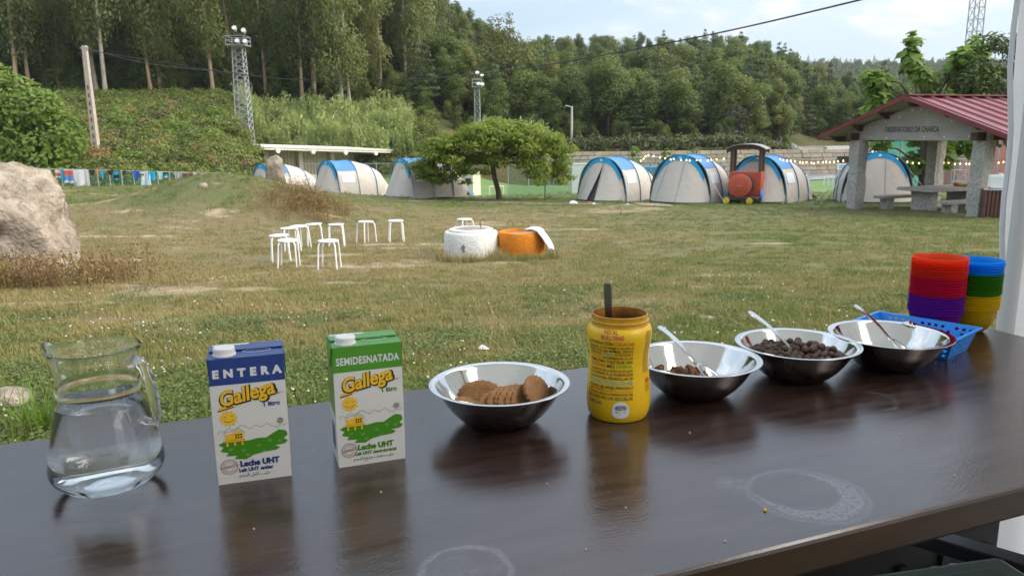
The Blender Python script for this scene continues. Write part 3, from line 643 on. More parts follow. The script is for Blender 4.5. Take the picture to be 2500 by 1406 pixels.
# ================================================================ camp: tents
M_TENT = mat('tent_canvas', (.47, .42, .37), .8, var=.03, vscale=.9, bump=.12, bscale=4, spec=.2)
M_TENTD = mat('dark_opening', (.05, .05, .055), .9)
M_TBLUE = mat('tent_blue', (.012, .25, .48), .7, var=.12, vscale=3, spec=.25)
M_TSKY = mat('tent_roof_blue', (.06, .20, .45), .6, var=.15, vscale=1.5, spec=.4)
M_TEAL = mat('tent_sleeve', (.01, .16, .27), .6)
M_TWIN = mat('tent_window', (.62, .64, .66), .25, spec=.6)
M_SEAM = mat('tent_seam', (.27, .26, .26), .8)
M_GSHT = mat('groundsheet', (.035, .04, .05), .7)
M_WHITE = mat('white_paint', (.74, .73, .71), .5, var=.05, vscale=9)
TA, TH = 1.32, 1.92
def arch(t, a, h):
    w = math.pi * t; cx, sz = -math.cos(w), math.sin(w)
    return a * math.copysign(abs(cx) ** .88, cx), h * sz ** .82 if sz > 0 else 0
TST = [(0, 1, 1), (.55, 1.0, .985), (1.15, 1.0, 1.0), (1.7, .98, .94), (2.25, .95, .86), (2.8, .9, .70), (3.15, .8, .42), (3.35, .7, .06)]
def tbody(u, v, off=0.0):
    k = v * (len(TST) - 1); i_ = min(int(k), len(TST) - 2); f_ = k - i_; a, b = TST[i_], TST[i_ + 1]; y, sa, sh = (a[q] + (b[q] - a[q]) * f_ for q in range(3))
    x, z = arch(u, TA * sa + off, TH * sh + off); w = .014 * mnoise.noise(Vector((x * 2, y * 2.5, z * 2)))
    return (x * (1 + w), y, z * (1 + w))
def tfront(x, v, off=0.0):
    """front panel: from the first hoop down to the ground line in front; x in -1..1"""
    zt = TH * max(0, 1 - abs(x) ** 2.3) ** .62; g = .78 * max(0, 1 - x * x) ** .5
    z = zt * (1 - v); y = -g * (v ** 1.25) - .05 * math.sin(math.pi * v) * max(0, 1 - x * x) - off
    w = .02 * mnoise.noise(Vector((x * 3, v * 2, 4)))
    return (TA * x * (1 - .03 * v), y + w, z)
def build_tent(label, loc, rz, opened=False):
    t = empty('tunnel_tent', loc, rz, label, 'tent', 'grey and blue tunnel tents in a row')
    MB().grid(tbody, 28, 21).build('body', M_TENT, t, smooth=50)
    X = lambda u: -1 + 2 * u
    if not opened:
        MB().grid(lambda u, v: tfront(X(u) * .995, v), 24, 10).build('front_panel', M_TENT, t, smooth=50)
    else:
        MB().grid(lambda u, v: tfront(-.995 + 1.10 * u * (1 - .32 * v ** 1.5), v), 16, 10).build('front_panel', M_TENT, t, smooth=50)
        MB().grid(lambda u, v: tfront(.105 + .89 * u, v), 12, 10).build('front_panel', M_TENT, t, smooth=50)
        MB().grid(lambda u, v: (lambda p: (p[0], p[1] + .12, p[2]))(tfront(-.4 + .7 * u, v)), 6, 6).build('inner_shade', M_TENTD, t)  # dark sheet stands in for the unlit inside behind the open door
    band = MB().grid(lambda u, v: tfront(-.80 + 1.6 * u, v * (.10 + .07 * abs(-.80 + 1.6 * u) ** 3 * 2), .014), 20, 3).build('blue_band', M_TBLUE, t, smooth=50)
    b = tfront(0, .05, .026); MB().poly([(-.085, b[1], b[2] - .045), (.085, b[1], b[2] - .045), (.03, b[1] + .01, b[2] + .03), (0, b[1] + .01, b[2] + .06), (-.03, b[1] + .01, b[2] + .03)]).build('mountain_emblem', M_WHITE, band)
    MB().grid(lambda u, v: tbody(.24 + .52 * u, .012 + .28 * v, .012), 16, 6).build('roof', M_TSKY, t, smooth=50)
    wn = MB().grid(lambda u, v: tbody(.80 + .085 * u, .06 + .17 * v, .016), 4, 4).build('window', M_TWIN, t, smooth=50)
    for x0, x1 in ((-.40, -.66), (.16, .12)):
        MB().grid(lambda u, v: tfront(x0 + (x1 - x0) * v + .022 * (u - .5), .13 + .86 * v, .010), 1, 10).build('seam', M_SEAM, t)
    for v0, up in ((.004, .0), (.286, .0), (.57, .0)):
        q = MB(); q.tube([tbody(k / 24, v0, .022) for k in range(25)], .021, 6); q.build('hoop', M_TEAL, t, smooth=60)
    g = MB()
    for k in range(24):
        a = tfront(-1 + k / 12, 1, .012); b = tfront(-1 + (k + 1) / 12, 1, .012); g.add([(a[0], a[1], 0), (b[0], b[1], 0), (b[0], b[1], .10), (a[0], a[1], .10)], [(0, 1, 2, 3)])
    g.build('groundsheet_edge', M_GSHT, t)
    for sx in (-1, 1):
        for y_, zz in ((.0, 1.25), (1.15, 1.25)): MB().tube([(sx * TA * .86, y_, zz), (sx * 2.15, y_ - .35, .0)], .006, 4).build('guy_rope', M_WHITE, t)
    MB().add([(.75, 2.95, .5), (1.25, 3.3, 0), (.8, 3.75, 0), (.55, 3.2, .35)], [(0, 1, 2, 3)]).build('rear_flap', M_TSKY, t)
    return t
def setz(p, dz=0): return Vector((p.x, p.y, gz(p.x, p.y, False) + dz))
def deep(px, D): return Vector(((px - 1250) / 1878 * D, D, 0))
TENTS = [('grey and blue tunnel tent at the left, half hidden by the grassy mound', deep(648, 44.0), -46, False), ('grey and blue tunnel tent with clear window right behind the grassy mound', deep(806, 41.0), -50, False),
         ('grey and blue tunnel tent half hidden by the low spreading tree', deep(985, 38.5), -58, False), ('grey and blue tunnel tent with its door flap hanging open', deep(1470, 34.2), -42, True),
         ('grey and blue tunnel tent just left of the red play train', deep(1660, 31.6), -38, False), ('grey and blue tunnel tent right behind the red play train', deep(1846, 31.6), -44, False), ('grey and blue tunnel tent seen behind the pillars of the shelter', deep(2140, 30.0), -14, False)]
for lb, p, rz, op in TENTS: tq = build_tent(lb, setz(p, -.01), R_(rz), op); tq.scale = (random.uniform(.96, 1.04), 1, random.uniform(.95, 1.02))
# shoes and things left before the open tent
M_CLOTHW = mat('white_cloth', (.70, .68, .69), .85, bump=.3, bscale=30); M_RED = mat('red_item', (.45, .05, .04), .6)
for px, py, nm, lb, m_, s in ((1400, 499, 'plastic_bag', 'white plastic bag lying left of the open tent door', M_CLOTHW, .24), (1440, 500, 'shoe', 'red and white shoe at the open tent door', M_RED, .13), (1450, 501, 'shoe', 'white shoe beside the red one at the open tent door', M_CLOTHW, .12), (1532, 505, 'paper_scrap', 'white scrap on the grass in front of the open tent', M_CLOTHW, .07)):
    p = at(px, py); b_ = MB(); b_.grid(lambda u, v: (lambda a, e: (s * math.cos(a) * math.cos(e) * (1 + .25 * math.sin(3 * a)), s * .7 * math.sin(a) * math.cos(e), s * .5 * math.sin(e) * (1 + .2 * math.sin(5 * a))))(u * 6.2832, v * 1.5), 14, 5)
    o = b_.build(nm, m_, smooth=60, loc=p, rot=(0, 0, px)); tag(o, lb, nm.split('_')[-1])

# ================================================================ play train
M_TRED = mat('train_red', (.46, .075, .03), .55, var=.12, vscale=4); M_TBRN = mat('train_brown', (.085, .045, .028), .7, var=.2, vscale=6, stretch=(4, 4, 1)); M_TGRY = mat('grey_planks', (.28, .27, .26), .8, var=.2, vscale=6)
M_TBLK = mat('train_black', (.02, .018, .018), .6); M_TYEL = mat('train_yellow', (.62, .42, .02), .5); M_TWBL = mat('train_blue', (.05, .20, .55), .5); M_DKRD = mat('wagon_wood', (.12, .035, .025), .7, var=.25, vscale=6)
tr = empty('play_train', at(1812, 500), R_(-27), 'red wooden play train with dark posts and curved roof between two tents', 'play train')
MB().box((0, .30, .24), (1.25, 1.9, .09)).build('chassis', M_TBLK, tr, bevel=.01)
cb = MB(); cb.prism([(-.62, .3, .285), (-.62, 1.12, .285), (-.62, 1.12, .75), (-.62, 1.02, .85), (-.62, .95, 1.22), (-.62, .3, 1.22)], (1.24, 0, 0)); cb.build('cab', M_TRED, tr, bevel=.012)
bo = MB(); prof = [(0, 0), (.47, 0), (.47, .62), (0, .62)]
M = Matrix.Translation((-.06, .30, .72)) @ Matrix.Rotation(R_(90), 4, 'X')
def lat(prof, n=36, M_=None):
    b_ = MB(); b_.lathe(prof, n); b_.v = [tuple(M_ @ Vector(v)) for v in b_.v] if M_ else b_.v; return b_
lat([(0, 0), (.42, 0), (.42, .68), (0, .68)], 40, M).build('boiler', M_TBLK, tr, smooth=40)
M2 = Matrix.Translation((-.06, -.385, .72)) @ Matrix.Rotation(R_(90), 4, 'X')
fp = lat([(0, .0), (.45, .0), (.45, .05), (.435, .06), (0, .06)], 40, M2).build('boiler_front', M_TRED, tr, smooth=40)
bt = MB()
for k in range(30):
    a = 2 * math.pi * k / 30; c = Vector((-.06 + .38 * math.cos(a), -.45, .72 + .38 * math.sin(a))); bt.tube([c, c + Vector((0, -.012, 0))], .011, 6)
bt = bt.build('bolts', mat('bolt_pink', (.60, .30, .25), .5), fp); bt['kind'] = 'stuff'
nm = MB(); [nm.box((-.16 + .07 * k, -.448, .72), (.045, .008, .035)) for k in range(4)]; nm.build('nameplate_marks', mat('mark_grey', (.42, .25, .2), .6), fp)
for x, y in ((-.55, .37), (.55, .37), (-.55, 1.05), (.55, 1.05)): MB().box((x, y, 1.66), (.11, .11, .90) if y < .5 else (.11, .11, 1.75 - .0)).build('post', M_TBRN, tr, bevel=.008) if y < .5 else MB().box((x, y, 1.20), (.11, .11, 1.82)).build('post', M_TBRN, tr, bevel=.008)
def rz_(x): return 2.08 + .20 * (1 - (abs(x) / .78) ** 2.6)
for y0 in (.28, 1.10):
    b_ = MB(); top = [(x / 20 * .76, y0, rz_(x / 20 * .76)) for x in range(-20, 21)]; b_.prism(top + [(x, y, z - .16) for x, y, z in reversed(top)], (0, .05, 0)); b_.build('roof_arch', M_TBRN, tr)
for k in range(13):
    x0 = -.78 + 1.56 * k / 13; x1 = x0 + 1.56 / 13 - .012; b_ = MB(); b_.add([(x0, .15, rz_(x0) + .004), (x1, .15, rz_(x1) + .004), (x1, 1.30, rz_(x1) + .004), (x0, 1.30, rz_(x0) + .004), (x0, .15, rz_(x0) + .035), (x1, .15, rz_(x1) + .035), (x1, 1.30, rz_(x1) + .035), (x0, 1.30, rz_(x0) + .035)], [(3, 2, 1, 0), (4, 5, 6, 7), (0, 1, 5, 4), (1, 2, 6, 5), (2, 3, 7, 6), (3, 0, 4, 7)]); b_.build('roof_plank', M_TGRY, tr)
def disc(c, r_, th, axis):
    b_ = MB(); b_.lathe([(0, 0), (r_, 0), (r_, th), (r_ * .7, th), (r_ * .65, th + .012), (0, th + .012)], 24); M_ = Matrix.Translation(c) @ (Matrix.Rotation(R_(90), 4, 'Y') if axis == 'x' else Matrix.Rotation(R_(90), 4, 'X')); b_.v = [tuple(M_ @ Vector(v)) for v in b_.v]; return b_
for x in (-.50, .38): disc((x, -.60, .16), .125, .06, 'y').build('buffer', M_TYEL, tr, smooth=40)
for y in (.42, 1.10): disc((.63, y, .30), .22, .05, 'x').build('wheel', M_TWBL, tr, smooth=40); disc((-.68, y, .30), .22, .05, 'x').build('wheel', M_TWBL, tr, smooth=40)
wg = empty('train_wagon', tr.matrix_basis @ Vector((.20, 2.35, 0)), R_(-27), 'dark red slatted wagon behind the red play train', 'play train')
for k in range(5):
    MB().box((-.02, -.55, .42 + .115 * k), (1.0, .04, .10)).build('slat', M_DKRD, wg, bevel=.006); MB().box((.50, .02, .42 + .115 * k), (.04, 1.1, .10)).build('slat', M_DKRD, wg, bevel=.006); MB().box((-.5, .02, .42 + .115 * k), (.04, 1.1, .10)).build('slat', M_DKRD, wg, bevel=.006)
for x in (-.48, .48): MB().box((x, -.58, .64), (.07, .03, .62)).build('post', M_TBRN, wg); MB().box((x * 1.09, .1, .66), (.03, .09, .64), M=Matrix.Rotation(.25, 4, 'X')).build('post', M_TBRN, wg)
MB().box((0, 0, .33), (1.0, 1.15, .06)).build('floor', M_TBLK, wg)
for y in (-.35, .42): disc((.54, y, .25), .19, .05, 'x').build('wheel', M_TWBL, wg, smooth=40); disc((-.59, y, .25), .19, .05, 'x').build('wheel', M_TWBL, wg, smooth=40)

# ================================================================ shelter with picnic table
M_GRAN = mat('granite', (.30, .28, .25), .9, col2=(.46, .44, .40), vscale=14, bump=.8, bscale=12, spec=.15, detail=8)
M_CONC = mat('gable_concrete', (.26, .235, .21), .85, col2=(.36, .33, .30), vscale=1.6, bump=.15, bscale=30, spec=.2)
M_RROOF = mat('red_sheet_metal', (.16, .018, .025), .46, var=.22, vscale=1.6, spec=.6, coat=.15)
M_UNDER = mat('roof_underside', (.42, .40, .37), .8); M_BEAM = mat('brown_timber', (.055, .028, .018), .7, var=.2, vscale=5)
M_BLACKT = mat('black_lettering', (.03, .03, .03), .6)
def text_mesh(s, size, bold=0.0, xs=1.0, shear=0.0, space=1.0, align='CENTER'):
    cu = bpy.data.curves.new('lettering', 'FONT'); cu.body = s; cu.size = size; cu.align_x = align; cu.align_y = 'CENTER'; cu.shear = shear; cu.space_character = space; cu.offset = bold; cu.resolution_u = 3
    o = bpy.data.objects.new('lettering', cu); me = o.to_mesh()
    V = [(v.co.x * xs, v.co.y) for v in me.vertices]; F = [tuple(p.vertices) for p in me.polygons]; o.to_mesh_clear(); bpy.data.objects.remove(o, do_unlink=True); bpy.data.curves.remove(cu); return V, F
def text_on(s, fn, size, m_, parent, name='lettering', fit=None, **kw):
    """lettering laid on a surface: fn(x, y) gives the 3D point"""
    V, F = text_mesh(s, size, **kw)
    if not V: return None
    if fit:
        w = max(a for a, b in V) - min(a for a, b in V); V = [(a * fit / w, b) for a, b in V]
    b_ = MB(); b_.add([fn(a, b) for a, b in V], F); return b_.build(name, m_, parent)
O = Vector((11.6, 26.0, gz(11.6, 26) - .02)); sh = empty('picnic_shelter', O, R_(-69.1), 'open picnic shelter with red metal gable roof on granite pillars', 'shelter')
PW, PD, PH = 4.5, 3.5, 2.30
def gpillar(x, y):
    b_ = MB(); r = np.random.default_rng(int(x * 7 + y * 3 + 1)); n = 12; k = 16; vs = []
    for q in range(k + 1):
        z = -.6 + (PH + .6) * q / k; h_ = .215 + .012 * math.sin(q)
        for i_ in range(n):
            a = 2 * math.pi * i_ / n + .26; c_, s_ = math.cos(a), math.sin(a); m_ = max(abs(c_), abs(s_)); w = h_ / m_ * (.93 if abs(abs(c_) - abs(s_)) < .3 else 1) + r.normal(0, .013); vs.append((x + w * c_, y + w * s_, z))
    b_.add(vs, [(q * n + i_, q * n + (i_ + 1) % n, (q + 1) * n + (i_ + 1) % n, (q + 1) * n + i_) for q in range(k) for i_ in range(n)] + [tuple(range(k * n, k * n + n))])
    b_.build('pillar', M_GRAN, sh, smooth=25)
for x in (0, PW):
    for y in (0, PD): gpillar(x, y)
RX = PW / 2; ZR, ZE, EX = 3.60, 2.40, 3.45
def gable(y0):
    b_ = MB(); b_.prism([(-.22, y0, PH), (PW + .22, y0, PH), (PW + .22, y0, 2.62), (RX, y0, 3.36), (-.22, y0, 2.62)], (0, .16, 0)); return b_.build('gable_beam', M_CONC, sh)
gb = gable(-.10); gable(PD - .06)
text_on('OBSERVATORIO DA CHARCA', lambda a, b: (RX - .15 + a, -.104, 2.62 + b), .235, M_BLACKT, gb, fit=2.0, bold=.006)
hl = MB(); [hl.lathe([(0, 0), (.022, 0), (.022, .006)], 10, (0, 0, 0)) for _ in range(0)]
for k, (x, z) in enumerate(((.0, 2.42), (.55, 2.40), (1.2, 2.38), (2.6, 2.40), (3.3, 2.4), (4.1, 2.42), (4.5, 2.5), (.5, 2.7), (1.1, 2.88), (1.65, 3.02), (2.1, 3.2), (2.4, 3.22), (3.5, 2.85), (4.1, 2.66))):
    b_ = MB(); b_.tube([(x, -.099, z), (x, -.112, z)], .022, 8); b_.build('bolt', mat('bolt_white', (.7, .68, .62), .5) if k == 0 else bpy.data.materials['bolt_white'], sh)
sl = math.atan2(ZR - ZE, EX); YB, YF = -.62, PD + .9
for s in (-1, 1):
    P0 = (RX, ZR); P1 = (RX + s * EX, ZE)
    top = [(P0[0], YB, P0[1]), (P1[0], YB, P1[1]), (P1[0], YF, P1[1]), (P0[0], YF, P0[1])]
    b_ = MB(); b_.add([Vector(p) for p in top] + [Vector(p) - Vector((0, 0, .035)) for p in top], [(0, 1, 2, 3) if s < 0 else (3, 2, 1, 0), (4, 5, 6, 7), (0, 4, 5, 1), (1, 5, 6, 2), (2, 6, 7, 3), (3, 7, 4, 0)]); rp = b_.build('roof_slope', M_RROOF, sh)
    b_ = MB(); b_.add([Vector(p) - Vector((0, 0, .042)) for p in top] + [Vector(p) - Vector((0, 0, .07)) for p in top], [(0, 1, 2, 3), (7, 6, 5, 4), (0, 4, 5, 1), (1, 5, 6, 2), (2, 6, 7, 3)]); b_.build('soffit', M_UNDER, rp)
    for k in range(9):
        y = YB + .30 + k * (YF - YB - .4) / 8
        b_ = MB(); a = Vector((P0[0] + s * .02, y, P0[1] + .002)); e = Vector((P1[0], y, P1[1] + .002)); b_.add([a + Vector((0, -.055, 0)), a + Vector((0, -.02, .05)), a + Vector((0, .02, .05)), a + Vector((0, .055, 0)), e + Vector((0, -.055, 0)), e + Vector((0, -.02, .05)), e + Vector((0, .02, .05)), e + Vector((0, .055, 0))], [(0, 1, 5, 4), (1, 2, 6, 5), (2, 3, 7, 6), (4, 5, 6, 7), (0, 3, 2, 1)]); b_.build('roof_rib', M_RROOF, rp)
    b_ = MB(); b_.add([(P0[0], YB - .02, P0[1] + .05), (P1[0] + s * .03, YB - .02, P1[1] + .05), (P1[0] + s * .03, YB - .02, P1[1] - .09), (P0[0], YB - .02, P0[1] - .09), (P0[0], YB + .05, P0[1] + .05), (P1[0] + s * .03, YB + .05, P1[1] + .05), (P1[0] + s * .03, YB + .05, P1[1] - .09), (P0[0], YB + .05, P0[1] - .09)], [(0, 1, 2, 3), (7, 6, 5, 4), (0, 4, 5, 1), (3, 2, 6, 7), (1, 5, 6, 2)]); b_.build('verge_trim', M_RROOF, rp)
    b_ = MB(); b_.box((P1[0] + s * .03, (YB + YF) / 2, P1[1] - .03), (.05, YF - YB, .12)); b_.build('eaves_trim', M_RROOF, rp)
    for q, z_ in ((.32, -.17), (.62, -.17), (.90, -.19)):
        x = P0[0] + s * EX * q; z = P0[1] - (ZR - ZE) * q + z_
        b_ = MB(); b_.prism([(x, YB + .12, z + .09), (x, YB + .45, z - .09), (x, YF - .1, z - .09), (x, YF - .1, z + .09)], (.11, 0, 0)); b_.build('purlin', M_BEAM, sh)
MB().box((RX, (YB + YF) / 2, ZR + .045), (.34, YF - YB + .04, .03)).build('ridge_cap', M_RROOF, sh); MB().box((RX, (YB + YF) / 2, ZR - .19), (.12, YF - YB - .5, .22)).build('ridge_beam', M_BEAM, sh)
for x in (-.02, PW + .02): MB().box((x, PD / 2, PH + .12), (.2, PD + .9, .22)).build('wall_plate', M_BEAM, sh)
tb = empty('stone_table', sh.matrix_basis @ Vector((1.65, 2.0, 0)), R_(-69.1), 'grey granite picnic table under the red-roofed shelter', 'table')
MB().box((0, 0, .74), (1.35, 2.5, .10)).build('table_top', M_GRAN, tb, bevel=.012); [MB().box((0, y, .24), (.75, .30, .90)).build('leg', M_GRAN, tb, bevel=.012) for y in (-.75, .8)]
for x, lb in ((.45, 'granite bench on the far side of the picnic table'), (2.85, 'granite bench on the near side of the picnic table')):
    bn = empty('stone_bench', sh.matrix_basis @ Vector((x, 1.85, 0)), R_(-69.1), lb, 'bench', 'granite benches under the shelter'); MB().box((0, 0, .42), (.42, 2.6, .09)).build('seat', M_GRAN, bn, bevel=.01); [MB().box((0, y, .08), (.34, .28, .58)).build('leg', M_GRAN, bn, bevel=.01) for y in (-.9, .9)]
cv = ((.45, .10, .03), (.55, .38, .04), (.30, .33, .06), (.50, .30, .03))
cr_ = empty('fruit_crate', sh.matrix_basis @ Vector((1.9, 2.75, .79)), R_(-69.1), 'flat red and yellow crate on the end of the granite table', 'crate')
for k in range(4): MB().box((-.28 + .19 * k, -.0, .05), (.18, .3, .09)).build('side_panel', mat('crate_%d' % k, cv[k], .6), cr_, bevel=.01)
# slatted bin with water dispenser beside the front pillar
bp_ = at(2428, 536); bi = empty('slatted_bin', bp_, R_(-30), 'brown slatted wooden bin beside the front granite pillar', 'bin'); M_SLAT = mat('bin_slat', (.13, .055, .035), .75, var=.25, vscale=7)
for k in range(7):
    for s in (-1, 1): MB().box((-.27 + .09 * k, s * .30, .39), (.065, .03, .74)).build('slat', M_SLAT, bi, bevel=.005); MB().box((s * .31, -.27 + .09 * k, .39), (.03, .065, .74)).build('slat', M_SLAT, bi, bevel=.005)
MB().box((0, 0, .37), (.54, .54, .66)).build('liner', mat('bin_liner', (.02, .02, .03), .5), bi); MB().box((0, 0, .775), (.66, .66, .02)).build('lid', mat('bin_lid', (.55, .53, .50), .6), bi)
wd = empty('water_dispenser', bi.matrix_basis @ Vector((-.06, -.05, .785)), R_(-30), 'white plastic water dispenser with red tap on the slatted bin', 'water dispenser')
b_ = MB(); b_.box((0, 0, .20), (.40, .30, .38)); b_.build('tank', mat('dispenser_plastic', (.78, .78, .76), .35, sss=.2), wd, bevel=.05); lat([(0, 0), (.06, 0), (.06, .04), (0, .04)], 20, Matrix.Translation((.08, 0, .39))).build('cap', M_WHITE, wd); MB().tube([(-.15, -.15, .06), (-.15, -.21, .06), (-.15, -.215, .02)], .016, 8).build('tap', M_RED, wd)

# ================================================================ stools, wells, boulder
M_STOOL = mat('stool_white', (.80, .80, .79), .35, spec=.5)
def make_stool(label, loc, rz):
    t = empty('stool', loc, rz, label, 'stool', 'white stools standing in a ring on the lawn')
    lat([(0, .435), (.155, .435), (.163, .44), (.163, .450), (.155, .455), (0, .456)], 28).build('seat', M_STOOL, t, smooth=40)
    for k in range(4):
        a = math.pi / 4 + k * math.pi / 2; c_, s_ = math.cos(a), math.sin(a)
        MB().tube([(c_ * .06, s_ * .06, .422), (c_ * .15, s_ * .15, .422), (c_ * .175, s_ * .175, .405), (c_ * .185, s_ * .185, .37), (c_ * .215, s_ * .215, -.02)], .0125, 8).build('leg', M_STOOL, t, smooth=60)
    return t
ST = [(687, 641, 'white stool, leftmost of the ring'), (706, 655, 'white stool in front, second from the left of the ring'), (805, 657, 'white stool in front with its legs clear against the grass, right of the front two'), (712, 621, 'white stool behind the leftmost one'), (733, 609, 'white stool overlapping the one behind the leftmost'),
      (770, 601, 'white stool at the back of the ring, in the middle of the curve'), (823, 600, 'white stool at the back of the ring, right of the curve'), (895, 594, 'white stool standing apart, left one of the far two'), (968, 593, 'white stool standing apart, nearest to the white well'), (1135, 588, 'white stool standing behind the white concrete well')]
sp = None
for k, (px, py, lb) in enumerate(ST):
    p = at(px, py)
    if sp is None: sp = make_stool(lb, p, .3); o = sp
    else: o = copy_tree(sp); o['label'] = lb
    o.location = p; o.rotation_euler = (random.uniform(-.03, .03), random.uniform(-.03, .03), [.35, .1, .0, .5, .9, .3, .15, .78, .25, .6][k])
M_WELLW = mat('well_white', (.68, .665, .62), .85, col2=(.56, .54, .50), vscale=5, bump=.35, bscale=18, spec=.2); M_WELLO = mat('well_orange', (.62, .20, .012), .8, col2=(.52, .16, .012), vscale=6, bump=.35, bscale=18, spec=.25)
M_GREYC = mat('weathered_concrete', (.16, .15, .135), .9, col2=(.28, .26, .23), vscale=6, bump=.3, bscale=20)
def wob(b_, amp, seed):
    b_.v = [(v[0] + amp * mnoise.noise(Vector((v[0] * 7, v[1] * 7, v[2] * 7 + seed))), v[1] + amp * mnoise.noise(Vector((v[0] * 7, v[1] * 7 + 9, v[2] * 7))), v[2] + amp * .6 * mnoise.noise(Vector((v[0] * 7 + 5, v[1] * 7, v[2] * 7)))) for v in b_.v]; return b_
pw = at(1148, 634); pw.y += .46; pw.z = gz(pw.x, pw.y)
wl_ = empty('concrete_well', pw, 0, 'white painted concrete well ring with stepped lid', 'well')
wob(lat([(.02, .0), (.485, -.12), (.49, .1), (.485, .40), (.46, .435), (.40, .44), (.395, .38), (.02, .37)], 56), .005, 1).build('ring', M_WELLW, wl_, smooth=40)
wob(lat([(.30, .40), (.40, .42), (.395, .475), (.36, .49), (.31, .485), (.30, .40)], 48), .005, 2).build('collar', M_WELLW, wl_, smooth=40); wob(lat([(0, .42), (.31, .42), (.31, .475), (.25, .49), (0, .50)], 40), .01, 3).build('lid', M_GREYC, wl_, smooth=40)
MB().tube([(.18, -.1, .5), (.17, -.1, .62), (.24, -.08, .66), (.27, -.08, .60)], .008, 6).build('handle', mat('rusty_iron', (.06, .035, .025), .8), wl_)
cx_ = pw.x + (1272 - 1148) / 1878 * pw.y; po = Vector((cx_, pw.y + .02, 0)); po.z = gz(po.x, po.y)
ow = empty('concrete_well', po, 0, 'orange painted concrete well ring with a towel on its rim', 'well')
wob(lat([(.02, .0), (.425, -.12), (.43, .1), (.428, .41), (.41, .435), (.36, .44), (.35, .40), (.34, .0), (.02, -.02)], 56), .006, 6).build('ring', M_WELLO, ow, smooth=40); wob(lat([(0, .34), (.345, .34), (.345, .38), (0, .40)], 40), .015, 7).build('lid', M_GREYC, ow, smooth=40)
# chipped patches of bare cement on both rings
for own, R0, spots in ((wl_, .492, ((-.25, .20, .05), (-.22, .14, .03))), (ow, .432, ((.15, .03, .06), (-.45, .02, .05)))):
    for a, z, s in spots:
        b_ = MB(); b_.add([(R0 * math.sin(a) * 1.006 + 0 * q, -R0 * math.cos(a) * 1.006, z) for q in (0,)] + [((R0 + .006) * math.sin(a + s * 1.6 * math.cos(q * .57) * (1 + .4 * math.sin(q * 2.3))), -(R0 + .006) * math.cos(a + s * 1.6 * math.cos(q * .57)), z + s * math.sin(q * .57) * (1 + .4 * math.cos(q * 3.1))) for q in range(11)], [(0, q + 1, (q + 1) % 11 + 1) for q in range(11)]); b_.build('chip', M_GREYC, own)
M_TOWEL = mat('towel_white', (.70, .69, .76), .9, var=.05, vscale=20, bump=.4, bscale=120)
def towel(u, v):      # lies over the rim, hangs outside on the right
    s = v * 1.0; w = (u - .5) * .42; arc = .14 + s * .62
    if arc < .40: x, z = .02 + arc, .435 + .06 * math.sin(arc / .40 * math.pi * .9) + .012 * math.sin(w * 30)
    else:
        q = (arc - .40); x, z = .42 + .12 * (1 - math.exp(-q * 9)), .452 - q * .85 - .06 * abs(u - .4)
    return (x + .035 * math.sin(w * 16 + s * 5) * (.3 + s), w * (1 - .2 * v) - .1 + .03 * math.sin(s * 7), z + .012 * math.sin(w * 25))
o = MB().grid(towel, 16, 26).build('towel', M_TOWEL, smooth=60, loc=po, rot=(0, 0, R_(-18))); tag(o, 'white towel hanging over the rim of the orange well', 'towel'); sm = o.modifiers.new('s', 'SOLIDIFY'); sm.thickness = .012
ds = MB(); r = np.random.default_rng(9)
for k in range(26):
    x0, y0 = r.normal(0, .16), r.normal(0, .06); lx = r.normal(.04, .07); h = r.uniform(.35, .62); ds.tube([(x0, y0, 0), (x0 + lx * .4, y0, h * .6), (x0 + lx, y0, h)], [.003, .0025, .006], 4)
o = ds.build('dry_grass', M_STRAW, loc=(po.x - .05, po.y + .55, gz(po.x, po.y + .5))); tag(o, 'tall dry straw stalks growing behind the orange well', 'dry grass')
# boulder
def rock(name, label, loc, dims, seed, amp=.16, sq=.75, sub=5, m_=None, rz=0):
    bm = bmesh.new(); bmesh.ops.create_icosphere(bm, subdivisions=sub, radius=1)
    for v in bm.verts:
        c = v.co.normalized(); e = Vector([math.copysign(abs(q) ** sq, q) for q in c]); n1 = mnoise.fractal(c * 1.3 + Vector((seed, 0, 0)), 1.0, 2.1, 6); n2 = mnoise.ridged_multi_fractal(c * 2.2 + Vector((0, seed, 0)), 1.0, 2.0, 4, 1, 2); n3 = mnoise.fractal(c * 9 + Vector((seed, 1, 0)), .8, 2.2, 5)
        ck = max(0, 1 - abs(c.z * .8 + c.x * .55 - .12 + .12 * mnoise.noise(c * 4)) / .05)
        e *= 1 + amp * n1 - .035 * n2 + .014 * n3 - .035 * ck; v.co = Vector((e.x * dims[0], e.y * dims[1], e.z * dims[2]))
    me = bpy.data.meshes.new(name); bm.to_mesh(me); bm.free(); me.materials.append(m_); me.polygons.foreach_set('use_smooth', [True] * len(me.polygons)); o = link(name, me, None, loc, (0, 0, rz)); return tag(o, label, 'rock')
M_ROCK = mat('boulder_granite', (.13, .105, .08), .9, col2=(.43, .36, .285), vscale=3.0, bump=1.0, bscale=16, spec=.15, detail=10)
rock('boulder', 'large pale granite boulder at the left edge of the lawn', (-8.50, 11.9, gz(-8.1, 11.9) + .42), (1.62, 1.25, 1.50), 2.3, .20, .86, 6, M_ROCK)
rock('boulder', 'pale standing boulder in front of the leftmost tent', (deep(681, 39).x, 39, gz(deep(681, 39).x, 39) + .6), (.50, .4, 1.0), 7.1, .2, .7, 4, M_ROCK)
rock('stone', 'rounded stone in the grass at the left end of the table', at(18, 1012) + Vector((-.02, .05, .02)), (.16, .12, .10), 4.2, .15, .8, 3, M_ROCK)
rock('stone', 'small pinkish stone in the grass behind the glass jug', at(446, 1022) + Vector((0, 0, .01)), (.055, .04, .03), 1.2, .15, .8, 3, M_ROCK)
